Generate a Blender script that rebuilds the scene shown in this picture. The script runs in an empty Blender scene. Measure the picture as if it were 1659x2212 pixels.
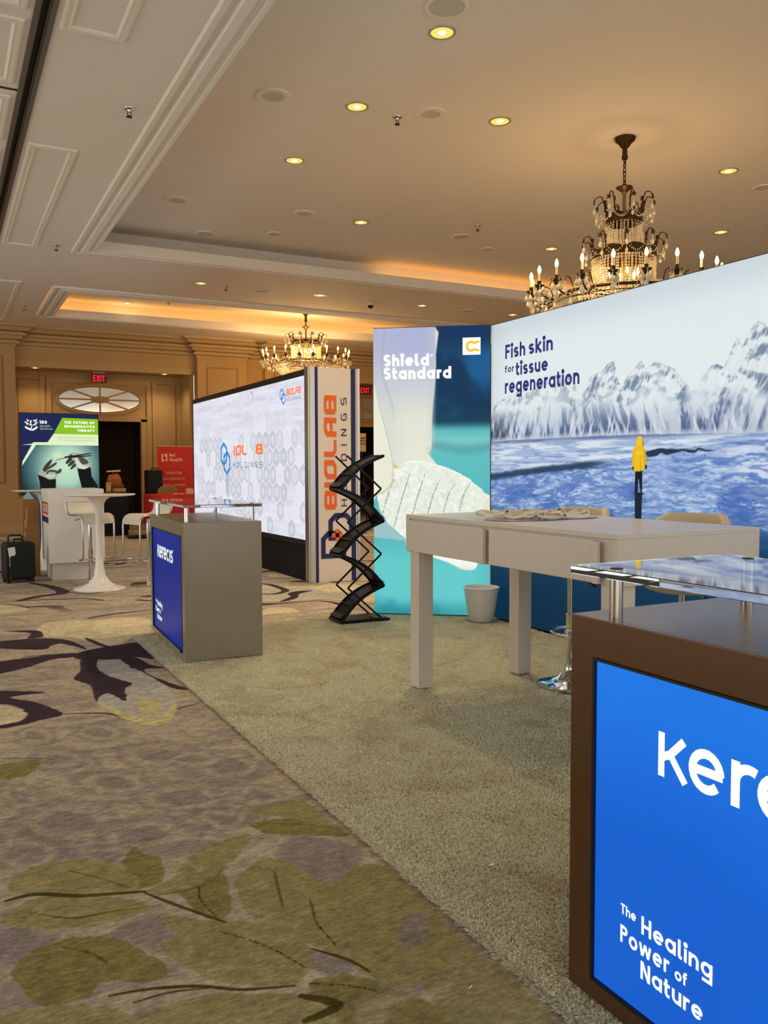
import bpy, math, random
import numpy as np
from math import sin, cos, pi, radians, sqrt
from mathutils import Vector, Matrix

SC = bpy.context.scene
COL = SC.collection
random.seed(7)
RNG = np.random.default_rng(11)

# ------------------------------------------------------------------ camera, world, exposure, big lights
def make_camera():
    yaw, pit, rol, f = .484715, .0519406, .0032814, 1815.4
    F = Vector((sin(yaw)*cos(pit), cos(yaw)*cos(pit), -sin(pit)))
    r = Vector((cos(yaw), -sin(yaw), 0)); d = F.cross(r)
    r2 = r*cos(rol) + d*sin(rol); d2 = -r*sin(rol) + d*cos(rol)
    cam = bpy.data.cameras.new('camera'); o = bpy.data.objects.new('camera', cam); COL.objects.link(o)
    m = Matrix((r2, -d2, -F)).transposed().to_4x4(); m.translation = Vector((0, 0, 1.40))
    o.matrix_world = m
    cam.sensor_fit = 'VERTICAL'; cam.sensor_height = 24.0; cam.lens = f/2212*24.0
    cam.clip_start = .05; cam.clip_end = 120
    SC.camera = o
make_camera()
W = bpy.data.worlds.new('World'); SC.world = W; W.use_nodes = True
W.node_tree.nodes['Background'].inputs[0].default_value = (.80, .80, .75, 1)
W.node_tree.nodes['Background'].inputs[1].default_value = 1.75
SC.view_settings.view_transform = 'Standard'; SC.view_settings.look = 'None'
SC.view_settings.exposure = 0.15; SC.view_settings.gamma = 1.0; SC.view_settings.use_curve_mapping = False
SC.cycles.use_denoising = True; SC.cycles.max_bounces = 7; SC.cycles.diffuse_bounces = 3; SC.cycles.glossy_bounces = 3
SC.cycles.transmission_bounces = 6; SC.cycles.transparent_max_bounces = 12
SC.cycles.caustics_reflective = False; SC.cycles.caustics_refractive = False; SC.cycles.sample_clamp_indirect = 4

def light(kind, name, loc, energy, color, rot=None, **kw):
    L = bpy.data.lights.new(name, kind); L.energy = energy; L.color = color
    for k, v in kw.items(): setattr(L, k, v)
    o = bpy.data.objects.new(name, L); COL.objects.link(o); o.location = loc
    if rot: o.rotation_euler = rot
    return o
WARM = (1.0, .66, .30)
# ------------------------------------------------------------------ materials
def lin(c):
    return tuple(((x/255)/12.92 if x/255 <= .04045 else ((x/255+.055)/1.055)**2.4) for x in c)
def mat(name, rgb, rough=.5, metal=0, var=.06, scale=8, bump=0, bscale=200, spec=.5, trans=0, ior=1.45, coat=0, alpha=1, stretch=None):
    m = bpy.data.materials.new(name); m.use_nodes = True; n = m.node_tree.nodes; l = m.node_tree.links
    b = n['Principled BSDF']; c = lin(rgb)
    b.inputs['Roughness'].default_value = rough; b.inputs['Metallic'].default_value = metal
    b.inputs['Specular IOR Level'].default_value = spec; b.inputs['Transmission Weight'].default_value = trans
    b.inputs['IOR'].default_value = ior; b.inputs['Coat Weight'].default_value = coat; b.inputs['Alpha'].default_value = alpha
    tc = n.new('ShaderNodeTexCoord'); mp = n.new('ShaderNodeMapping'); l.new(tc.outputs['Object'], mp.inputs[0])
    if stretch: mp.inputs['Scale'].default_value = stretch
    nz = n.new('ShaderNodeTexNoise'); nz.inputs['Scale'].default_value = scale; nz.inputs['Detail'].default_value = 4
    l.new(mp.outputs[0], nz.inputs[0])
    rp = n.new('ShaderNodeMix'); rp.data_type = 'RGBA'
    rp.inputs[6].default_value = (*[x*(1-var) for x in c], 1); rp.inputs[7].default_value = (*[min(1, x*(1+var)) for x in c], 1)
    l.new(nz.outputs[0], rp.inputs[0]); l.new(rp.outputs[2], b.inputs['Base Color'])
    if bump:
        n2 = n.new('ShaderNodeTexNoise'); n2.inputs['Scale'].default_value = bscale; l.new(mp.outputs[0], n2.inputs[0])
        bp = n.new('ShaderNodeBump'); bp.inputs['Strength'].default_value = bump; bp.inputs['Distance'].default_value = .01
        l.new(n2.outputs[0], bp.inputs['Height']); l.new(bp.outputs[0], b.inputs['Normal'])
    return m
def emit(name, rgb, s=1.0, base=None):
    m = bpy.data.materials.new(name); m.use_nodes = True
    b = m.node_tree.nodes['Principled BSDF']; c = (*lin(rgb), 1)
    b.inputs['Base Color'].default_value = (*(lin(base) if base else (.02, .02, .02)), 1); b.inputs['Roughness'].default_value = .6
    b.inputs['Specular IOR Level'].default_value = .1
    b.inputs['Emission Color'].default_value = c; b.inputs['Emission Strength'].default_value = s
    return m
def image_of(name, arr):
    h, w = arr.shape[:2]
    im = bpy.data.images.new(name, w, h, alpha=False)
    a = np.ones((h, w, 4), np.float32); a[..., :3] = np.clip(arr, 0, 1)
    im.pixels.foreach_set(a.ravel()); im.update(); im.pack()
    return im
def print_mat(name, arr, s=1.0, rough=.55, extend=False):
    """backlit print: arr rows bottom-up"""
    m = bpy.data.materials.new(name); m.use_nodes = True; n = m.node_tree.nodes; l = m.node_tree.links
    t = n.new('ShaderNodeTexImage'); t.image = image_of(name, arr); t.extension = 'EXTEND'
    b = n['Principled BSDF']; b.inputs['Roughness'].default_value = rough; b.inputs['Specular IOR Level'].default_value = .06
    b.inputs['Base Color'].default_value = (.008, .008, .008, 1)
    l.new(t.outputs[0], b.inputs['Emission Color']); b.inputs['Emission Strength'].default_value = s*.91
    return m

# ------------------------------------------------------------------ mesh building
class MB:
    def __init__(s): s.v = []; s.f = []; s.uv = None
    def quad(s, a, b, c, d):
        i = len(s.v); s.v += [tuple(a), tuple(b), tuple(c), tuple(d)]; s.f.append((i, i+1, i+2, i+3)); return s
    def poly(s, pts):
        i = len(s.v); s.v += [tuple(p) for p in pts]; s.f.append(tuple(range(i, i+len(pts)))); return s
    def box(s, x0, x1, y0, y1, z0, z1):
        return s.hexa([(x0,y0,z0),(x1,y0,z0),(x1,y1,z0),(x0,y1,z0),(x0,y0,z1),(x1,y0,z1),(x1,y1,z1),(x0,y1,z1)])
    def hexa(s, p):
        i = len(s.v); s.v += [tuple(q) for q in p]
        for f in ((3,2,1,0),(4,5,6,7),(0,1,5,4),(1,2,6,5),(2,3,7,6),(3,0,4,7)): s.f.append(tuple(i+k for k in f))
        return s
    def obox(s, c, ux, uy, uz):
        c = Vector(c); ux = Vector(ux); uy = Vector(uy); uz = Vector(uz)
        return s.hexa([c-ux-uy-uz, c+ux-uy-uz, c+ux+uy-uz, c-ux+uy-uz, c-ux-uy+uz, c+ux-uy+uz, c+ux+uy+uz, c-ux+uy+uz])
    def loft(s, rings, closed=True, caps=True):
        i = len(s.v); n = len(rings[0])
        for r in rings: s.v += [tuple(p) for p in r]
        for k in range(len(rings)-1):
            for j in range(n if closed else n-1):
                a = i+k*n+j; b = i+k*n+(j+1) % n
                s.f.append((a, b, b+n, a+n))
        if caps and closed:
            s.f.append(tuple(i+j for j in reversed(range(n)))); s.f.append(tuple(i+(len(rings)-1)*n+j for j in range(n)))
        return s
    def lathe(s, prof, n=24, c=(0,0,0), caps=True):
        return s.loft([[(c[0]+r*cos(2*pi*j/n), c[1]+r*sin(2*pi*j/n), c[2]+z) for j in range(n)] for r, z in prof], True, caps)
    def tube(s, pts, r, n=8, closed=False):
        pts = [Vector(p) for p in pts]; m = len(pts); rings = []; up = None
        for k in range(m):
            if closed: t = pts[(k+1) % m]-pts[k-1]
            else: t = pts[min(k+1, m-1)]-pts[max(k-1, 0)]
            t.normalize()
            if up is None:
                up = Vector((0,0,1)) if abs(t.z) < .9 else Vector((1,0,0))
            a = t.cross(up)
            if a.length < 1e-6: a = t.cross(Vector((0,1,0)))
            a.normalize(); b = a.cross(t).normalized(); up = b
            rr = r[k] if isinstance(r, (list, tuple)) else r
            rings.append([pts[k]+a*rr*cos(2*pi*j/n)+b*rr*sin(2*pi*j/n) for j in range(n)])
        if closed: rings.append(rings[0])
        return s.loft(rings, True, not closed)
    def strip(s, pts, w, t, wdir):
        """flat band of half-width w along wdir and thickness t following pts"""
        pts = [Vector(p) for p in pts]; wd = Vector(wdir).normalized(); rings = []
        for k in range(len(pts)):
            d = (pts[min(k+1, len(pts)-1)]-pts[max(k-1, 0)]).normalized(); nn = d.cross(wd).normalized()
            rings.append([pts[k]-wd*w-nn*t, pts[k]+wd*w-nn*t, pts[k]+wd*w+nn*t, pts[k]-wd*w+nn*t])
        return s.loft(rings)
    def octa(s, c, r, h=None, sq=1):
        h = h or r; x, y, z = c; i = len(s.v)
        s.v += [(x+r,y,z),(x,y+r*sq,z),(x-r,y,z),(x,y-r*sq,z),(x,y,z+h),(x,y,z-h)]
        for a, b in ((0,1),(1,2),(2,3),(3,0)): s.f += [(i+a,i+b,i+4),(i+b,i+a,i+5)]
        return s
    def build(s, name, m, parent=None, smooth=None, bevel=0, kind=None, label=None, uv=None, seg=2):
        me = bpy.data.meshes.new(name); me.from_pydata(s.v, [], s.f); me.update()
        if m: me.materials.append(m)
        if uv is not None:
            ul = me.uv_layers.new(name='UVMap'); co = [uv(s.v[lp.vertex_index]) for lp in me.loops]
            ul.data.foreach_set('uv', [x for q in co for x in q])
        if smooth is not None:
            me.polygons.foreach_set('use_smooth', [True]*len(me.polygons)); me.set_sharp_from_angle(angle=radians(smooth))
        o = bpy.data.objects.new(name, me); COL.objects.link(o)
        if parent: o.parent = parent
        if bevel:
            b = o.modifiers.new('bevel', 'BEVEL'); b.width = bevel; b.segments = seg; b.limit_method = 'ANGLE'; b.angle_limit = radians(40)
        if kind: o['kind'] = kind
        if label: o['label'] = label
        return o
def thing(name, label, cat, loc=(0,0,0), rz=0, group=None):
    o = bpy.data.objects.new(name, None); COL.objects.link(o); o.empty_display_size = .1
    o.location = loc; o.rotation_euler = (0, 0, rz); return tag(o, label, cat, group)
def tag(o, label, cat, group=None):
    o['label'] = label; o['category'] = cat
    if group: o['group'] = group
    return o
def struct(o): o['kind'] = 'structure'; return o
def dup(root, loc, rz, label=None):
    r = root.copy(); COL.objects.link(r); r.location = loc; r.rotation_euler = (0, 0, rz)
    if label: r['label'] = label
    for ch in list(root.children):
        c = ch.copy(); COL.objects.link(c); c.parent = r
        for g in ch.children:
            d = g.copy(); COL.objects.link(d); d.parent = c
    return r
def spline(pts, n=6, closed=False):
    pts = [Vector(p) for p in pts]; out = []; m = len(pts)
    for k in range(m if closed else m-1):
        p0 = pts[(k-1) % m] if closed or k > 0 else pts[0]; p1 = pts[k]; p2 = pts[(k+1) % m]
        p3 = pts[(k+2) % m] if closed or k+2 < m else pts[-1]
        for j in range(n):
            t = j/n
            out.append(.5*((2*p1)+(p2-p0)*t+(2*p0-5*p1+4*p2-p3)*t*t+(3*p1-p0-3*p2+p3)*t**3))
    if not closed: out.append(pts[-1])
    return out

# ------------------------------------------------------------------ monoline lettering
def arc(cx, cy, rx, ry, a0, a1, n=14):
    return [(cx+rx*cos(radians(a0+(a1-a0)*k/n)), cy+ry*sin(radians(a0+(a1-a0)*k/n))) for k in range(n+1)]
def glyph(c, w, X, sq=False):
    h = w/2
    W_ = X*.98
    def bowl(x0=0, n=22): return arc(x0+W_/2, X/2, W_/2-h, X/2-h, 0, 360, n)
    def S(W2, H2):
        r = (H2-w)/4+.0; rx = W2/2-h; cx = W2/2
        return arc(cx, H2-h-r, rx, r, 25, 270, 12)+arc(cx, h+r, rx, r, 90, -155, 12)[1:]
    if sq:
        q = .16; a = h; b = 1-h; wd = .78; e = wd-h
        D = {'B': (wd, [[(a,a),(e,a),(e,b-.04),(e-.06,b),(a,b)], [(a,b),(a,a)], [(a,.5),(e,.5)]]),
             'I': (w, [[(a,0),(a,1)]]),
             'O': (wd, [[(a,a),(e-q,a),(e,a+q),(e,b),(a+q,b),(a,b-q),(a,a)]]),
             'L': (wd*.9, [[(a,1),(a,a+q),(a+q,a),(wd*.9,a)]]),
             'A': (wd, [[(a,0),(a,b-q),(a+q,b),(e,b),(e,0)], [(a,.42),(e,.42)]]),
             'H': (wd, [[(a,0),(a,1)], [(e,0),(e,1)], [(a,.5),(e,.5)]]),
             'D': (wd, [[(a,a),(e-q,a),(e,a+q),(e,b-q),(e-q,b),(a,b),(a,a)]]),
             'N': (wd, [[(a,0),(a,1)], [(a,b),(e,a)], [(e,0),(e,1)]]),
             'G': (wd, [[(e,b),(a+q,b),(a,b-q),(a,a+q),(a+q,a),(e,a),(e,.48),(.42,.48)]]),
             'S': (wd, [[(e,b),(a+q,b),(a,b-q),(a,.5),(e-.05,.5),(e,.5-.05),(e,a),(a,a)]])}
        return D[c] if c in D else (.4, [])
    nw = X*.86
    arch = lambda x0: [(x0+nw-h, 0), (x0+nw-h, X-nw/2)]+arc(x0+nw/2, X-nw/2, nw/2-h, nw/2-h, 0, 180, 10)[1:]
    st = lambda x, y0, y1: [(x, y0), (x, y1)]
    k = h*.3
    D = {
     ' ': (.34, []), 'o': (W_, [bowl()]), 'a': (W_, [bowl(), st(W_-h, 0, X)]), 'd': (W_, [bowl(), st(W_-h, 0, 1)]),
     'b': (W_, [bowl(), st(h, 0, 1)]), 'p': (W_, [bowl(), st(h, -.3, X)]), 'q': (W_, [bowl(), st(W_-h, -.3, X)]),
     'g': (W_, [bowl(), [(W_-h, X), (W_-h, -.22-h)], [(W_-h, -.22), (h, -.22)]]),
     'e': (W_, [arc(W_/2, X/2, W_/2-h, X/2-h, 0, 318, 20), [(h, X/2), (W_-h*.4, X/2)]]),
     'c': (W_*.92, [arc(W_/2, X/2, W_/2-h, X/2-h, 48, 312, 18)]),
     'n': (nw, [st(h, 0, X), arch(0)]), 'h': (nw, [st(h, 0, 1), arch(0)]),
     'm': (nw*1.75, [st(h, 0, X), arch(0), arch(nw*.8)]),
     'u': (nw, [st(nw-h, 0, X), [(h, X), (h, nw/2)]+arc(nw/2, nw/2, nw/2-h, nw/2-h, 180, 360, 10)[1:]]),
     'r': (X*.56, [st(h, 0, X), arc(nw/2, X-nw/2, nw/2-h, nw/2-h, 180, 62, 8)]),
     'i': (w, [st(h, 0, X), arc(h, 1-h*.9, h*.55, h*.55, 0, 360, 10)]), 'j': (w*1.6, [[(w*1.1, X), (w*1.1, -.12), (w*.3, -.24)], arc(w*1.1, 1-h*.9, h*.55, h*.55, 0, 360, 10)]),
     'l': (w*1.55, [[(h, 1), (h, h+.06), (h+.05, h), (w*1.5, h)]]),
     't': (X*.60, [[(X*.22, X+.22), (X*.22, h+.09), (X*.22+.07, h), (X*.56, h)], [(0, X-h), (X*.58, X-h)]]),
     'f': (X*.58, [[(X*.22, 0), (X*.22, .84), (X*.22+.08, 1-h), (X*.58, 1-h)], [(0, X-h), (X*.54, X-h)]]),
     's': (X*.76, [S(X*.76, X)]), 'k': (X*.86, [st(h, 0, 1), [(h, X*.40), (X*.74, X)], [(X*.30, X*.52), (X*.80, 0)]]),
     'v': (X*.86, [[(k+h*.6, X), (X*.43, 0)], [(X*.43, 0), (X*.86-h*.9, X)]]),
     'w': (X*1.35, [[(h, X), (X*.36, k)], [(X*.36, k), (X*.675, X-k)], [(X*.675, X-k), (X*.99, k)], [(X*.99, k), (X*1.35-h, X)]]),
     'y': (X*.86, [[(h, X), (X*.43, .04)], [(X*.86-h, X), (X*.30, -.3)]]), 'z': (X*.7, [[(0, X-h), (X*.68, X-h), (k, h), (X*.7, h)]]),
     'x': (X*.8, [[(h, 0), (X*.8-h, X)], [(h, X), (X*.8-h, 0)]]),
     'F': (.56, [[(h, 0), (h, 1-h), (.56, 1-h)], [(h, .5), (.5, .5)]]), 'E': (.56, [[(.56, h), (h, h), (h, 1-h), (.56, 1-h)], [(h, .5), (.52, .5)]]),
     'S': (.62, [S(.62, 1)]), 'H': (.70, [st(h, 0, 1), st(.70-h, 0, 1), [(h, .5), (.7-h, .5)]]),
     'P': (.60, [[(h, 0), (h, 1-h), (.34, 1-h)]+arc(.33, .73, .27-h, .27-h, 90, -90, 10)+[(h, .46+h)]]),
     'R': (.62, [[(h, 0), (h, 1-h), (.34, 1-h)]+arc(.33, .73, .27-h, .27-h, 90, -90, 10)+[(h, .46+h)], [(.3, .46), (.60-h*.4, 0)]]),
     'T': (.62, [[(0, 1-h), (.62, 1-h)], st(.31, 0, 1)]), 'N': (.70, [st(h, 0, 1), [(h*1.3, 1-k), (.70-h*1.3, k)], st(.70-h, 0, 1)]),
     'U': (.68, [[(h, 1), (h, .34)]+arc(.34, .34, .34-h, .34-h, 180, 360, 12)+[(.68-h, 1)]]),
     'O': (.84, [arc(.42, .5, .42-h, .5-h, 0, 360, 24)]), 'G': (.82, [arc(.42, .5, .42-h, .5-h, 45, 360, 20)+[(.5, .5)]]),
     'A': (.76, [[(h*.9, 0), (.38, 1-k)], [(.38, 1-k), (.76-h*.9, 0)], [(.2, .3), (.56, .3)]]),
     'V': (.74, [[(h, 1), (.37, k)], [(.37, k), (.74-h, 1)]]), 'Y': (.7, [[(h, 1), (.35, .45)], [(.7-h, 1), (.35, .45)], st(.35, 0, .45)]),
     'X': (.7, [[(h, 0), (.7-h, 1)], [(h, 1), (.7-h, 0)]]), 'I': (w, [st(h, 0, 1)]), 'C': (.8, [arc(.42, .5, .42-h, .5-h, 45, 315, 20)]),
     'K': (.66, [st(h, 0, 1), [(h, .42), (.62-h*.4, 1)], [(.24, .52), (.66-h*.4, 0)]]),
     '1': (.36, [st(.36-h, 0, 1), [(.0, .8), (.36-h, 1-h*.8)]]), '0': (.64, [arc(.32, .5, .32-h, .5-h, 0, 360, 22)]),
     '8': (.62, [arc(.31, .745, .27-h, .255-h*.9, 0, 360, 16), arc(.31, .27, .31-h, .27-h, 0, 360, 18)]),
     '®': (.5, [arc(.25, .75, .25-h*.3, .25-h*.3, 0, 360, 18), [(.17, .62), (.17, .87), (.28, .87), (.32, .80), (.28, .75), (.17, .75)], [(.26, .75), (.33, .62)]]),
    }
    return D.get(c, (.4, []))
def ribbon(mb, pts, hw, M):
    P = [Vector((p[0], p[1])) for p in pts]
    closed = (P[0]-P[-1]).length < 1e-5 and len(P) > 3
    if closed: P = P[:-1]
    m = len(P); L = []; R = []
    for k in range(m):
        a = P[k]-P[k-1] if closed or k > 0 else None
        b = P[(k+1) % m]-P[k] if closed or k < m-1 else None
        if a is None: a = b
        if b is None: b = a
        a = a.normalized(); b = b.normalized(); t = a+b
        if t.length < 1e-6: t = a.copy()
        t.normalize(); nn = Vector((-t.y, t.x)); s = 1/max(.5, nn.dot(Vector((-a.y, a.x))))
        L.append(P[k]+nn*hw*s); R.append(P[k]-nn*hw*s)
    i = len(mb.v)
    for k in range(m): mb.v += [tuple(M(L[k])), tuple(M(R[k]))]
    for k in range(m if closed else m-1):
        j = (k+1) % m; mb.f.append((i+2*k, i+2*k+1, i+2*j+1, i+2*j))
def text(mb, s, O, U, V, H, w=.17, X=.72, track=.12, sx=1.0, sq=False, thin=None, width=None, align='L', slant=0):
    """letters of cap height H on the plane O + x U + y V; returns the width"""
    O = Vector(O); U = Vector(U).normalized(); V = Vector(V).normalized()
    tot = 0; gl = []
    for c in s:
        adv, st = glyph(c, w, X, sq); gl.append((tot, st, c)); tot += adv+track
    tot -= track; NN = U.cross(V)*.00015; kk = 0
    if width: sx = width/(tot*H)
    off = 0 if align == 'L' else (-tot*sx*H if align == 'R' else -tot*sx*H/2)
    for x0, st, c in gl:
        for p in st:
            kk += 1; OK = O+NN*(kk % 4)
            ribbon(mb, [((x0+q[0]+slant*q[1])*H, q[1]*H) for q in p], (thin or w)*H/2*(.45 if c == '®' else 1), lambda q: OK+U*(q.x*sx+off)+V*q.y)
    return tot*sx*H
# ------------------------------------------------------------------ raster helpers (numpy prints)
def vnoise(x, y, seed=0):
    xi = np.floor(x).astype(np.int64); yi = np.floor(y).astype(np.int64); fx = x-xi; fy = y-yi
    fx = fx*fx*(3-2*fx); fy = fy*fy*(3-2*fy)
    def hsh(a, b):
        n = (a*374761393+b*668265263+seed*974634777) & 0xffffffff
        n = ((n ^ (n >> 13))*1274126177) & 0xffffffff
        return ((n ^ (n >> 16)) & 0xffff)/65535.0
    return (hsh(xi, yi)*(1-fx)+hsh(xi+1, yi)*fx)*(1-fy)+(hsh(xi, yi+1)*(1-fx)+hsh(xi+1, yi+1)*fx)*fy
def fbm(x, y, o=4, seed=0):
    s = 0; a = .5
    for k in range(o):
        s = s+a*vnoise(x*2**k, y*2**k, seed+k*7); a *= .5
    return s/(1-.5**o)
def sstep(a, b, x):
    t = np.clip((x-a)/(b-a), 0, 1); return t*t*(3-2*t)
class Canvas:
    def __init__(s, x0, x1, y0, y1, res, base):
        s.w = int(round(abs(x1-x0)/res)); s.h = int(round((y1-y0)/res))
        s.x0 = x0; s.x1 = x1; s.y0 = y0; s.y1 = y1
        s.xs = (x0+(np.arange(s.w)+.5)/s.w*(x1-x0)).astype(np.float32); s.ys = (y0+(np.arange(s.h)+.5)/s.h*(y1-y0)).astype(np.float32)
        s.a = np.empty((s.h, s.w, 3), np.float32); s.a[:] = np.array(base, np.float32)/255
    def grid(s): return np.meshgrid(s.xs, s.ys)
    def mixm(s, m, c, sl=None):
        c = np.asarray(c, np.float32)
        if c.ndim == 1: c = c/255
        t = s.a if sl is None else s.a[sl]
        t[...] = t*(1-m[..., None])+c*m[..., None]
    def sl(s, px, py, pad):
        dx = (s.x1-s.x0)/s.w; dy = (s.y1-s.y0)/s.h
        i = sorted(((min(px)-s.x0)/dx, (max(px)-s.x0)/dx)); j = ((min(py)-s.y0)/dy, (max(py)-s.y0)/dy)
        i0 = int(max(0, i[0]-pad)); i1 = int(min(s.w, i[1]+pad+1)); j0 = int(max(0, j[0]-pad)); j1 = int(min(s.h, j[1]+pad+1))
        return None if i1 <= i0 or j1 <= j0 else (slice(j0, j1), slice(i0, i1))
    def mask(s, pts, soft, wob=0):
        px = [p[0] for p in pts]; py = [p[1] for p in pts]; res = abs(s.x1-s.x0)/s.w
        sl = s.sl(px, py, int(soft/res)+4)
        if sl is None: return None, None
        X, Y = np.meshgrid(s.xs[sl[1]], s.ys[sl[0]])
        if wob:
            X = X+(vnoise(X/wob*.25, Y/wob*.25, 3)-.5)*wob*2; Y = Y+(vnoise(X/wob*.25, Y/wob*.25, 5)-.5)*wob*2
        ins = np.zeros(X.shape, bool); d2 = np.full(X.shape, 1e9, np.float32); n = len(pts)
        for k in range(n):
            ax, ay = pts[k]; bx, by = pts[(k+1) % n]
            cr = (ay > Y) != (by > Y)
            if ay != by: ins ^= cr & (X < (bx-ax)*(Y-ay)/(by-ay)+ax)
            ex, ey = bx-ax, by-ay; t = np.clip(((X-ax)*ex+(Y-ay)*ey)/(ex*ex+ey*ey+1e-12), 0, 1)
            d2 = np.minimum(d2, (X-ax-t*ex)**2+(Y-ay-t*ey)**2)
        d = np.sqrt(d2)*np.where(ins, 1, -1)
        return sl, sstep(-soft, soft, d)
    def poly(s, c, pts, soft=.004, a=1, sm=0, wob=0):
        if sm: pts = [(p.x, p.y) for p in spline([(q[0], q[1], 0) for q in pts], sm, True)]
        sl, m = s.mask(pts, soft, wob)
        if sl is not None: s.mixm(m*a, c, sl)
    def line(s, c, pts, w, soft=.003, a=1, sm=5, dash=0):
        if sm and len(pts) > 2: pts = [(p.x, p.y) for p in spline([(q[0], q[1], 0) for q in pts], sm)]
        px = [p[0] for p in pts]; py = [p[1] for p in pts]; res = abs(s.x1-s.x0)/s.w
        sl = s.sl(px, py, int((w+soft)/res)+3)
        if sl is None: return
        X, Y = np.meshgrid(s.xs[sl[1]], s.ys[sl[0]]); m = np.zeros(X.shape, np.float32); n = len(pts)-1
        for k in range(n):
            (ax, ay), (bx, by) = pts[k], pts[k+1]; ex, ey = bx-ax, by-ay
            t = np.clip(((X-ax)*ex+(Y-ay)*ey)/(ex*ex+ey*ey+1e-12), 0, 1)
            ww = w/2*(sin(pi*(.08+.84*(k+.5)/n))**.6)
            m = np.maximum(m, sstep(ww+soft, ww-soft*.5, np.sqrt((X-ax-t*ex)**2+(Y-ay-t*ey)**2)))
        if dash: m = m*(vnoise(X*220, Y*220, 9) > .45)
        s.mixm(m*a, c, sl)
# ------------------------------------------------------------------ common materials
M_ceil = mat('ceiling_paint', (236, 226, 212), .7, var=.02, scale=3)
M_wall = mat('wall_paint', (188, 150, 94), .55, var=.03, scale=4)
M_trimw = mat('trim_paint', (238, 228, 212), .5, var=.02)
M_trimb = mat('trim_gold', (190, 158, 108), .5, var=.02)
M_dark = mat('dark_gap', (24, 20, 18), .6)
M_alu = mat('brushed_aluminium', (190, 186, 180), .32, 1, var=.05, scale=30, stretch=(1, 1, 40))
M_chrome = mat('chrome', (225, 226, 228), .06, 1, var=.01)
M_steel = mat('satin_steel', (200, 192, 180), .22, 1, var=.04, scale=40, stretch=(1, 1, 30))
M_black = mat('black_plastic', (22, 22, 24), .45)
M_blackcloth = mat('black_cloth', (14, 13, 13), .9, bump=.2)
M_white = mat('white_laminate', (238, 234, 230), .35, var=.015)
M_bronze = mat('antique_bronze', (92, 66, 32), .35, .85, var=.2, scale=30)
M_hole = mat('speaker_mesh', (206, 196, 180), .8)

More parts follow.
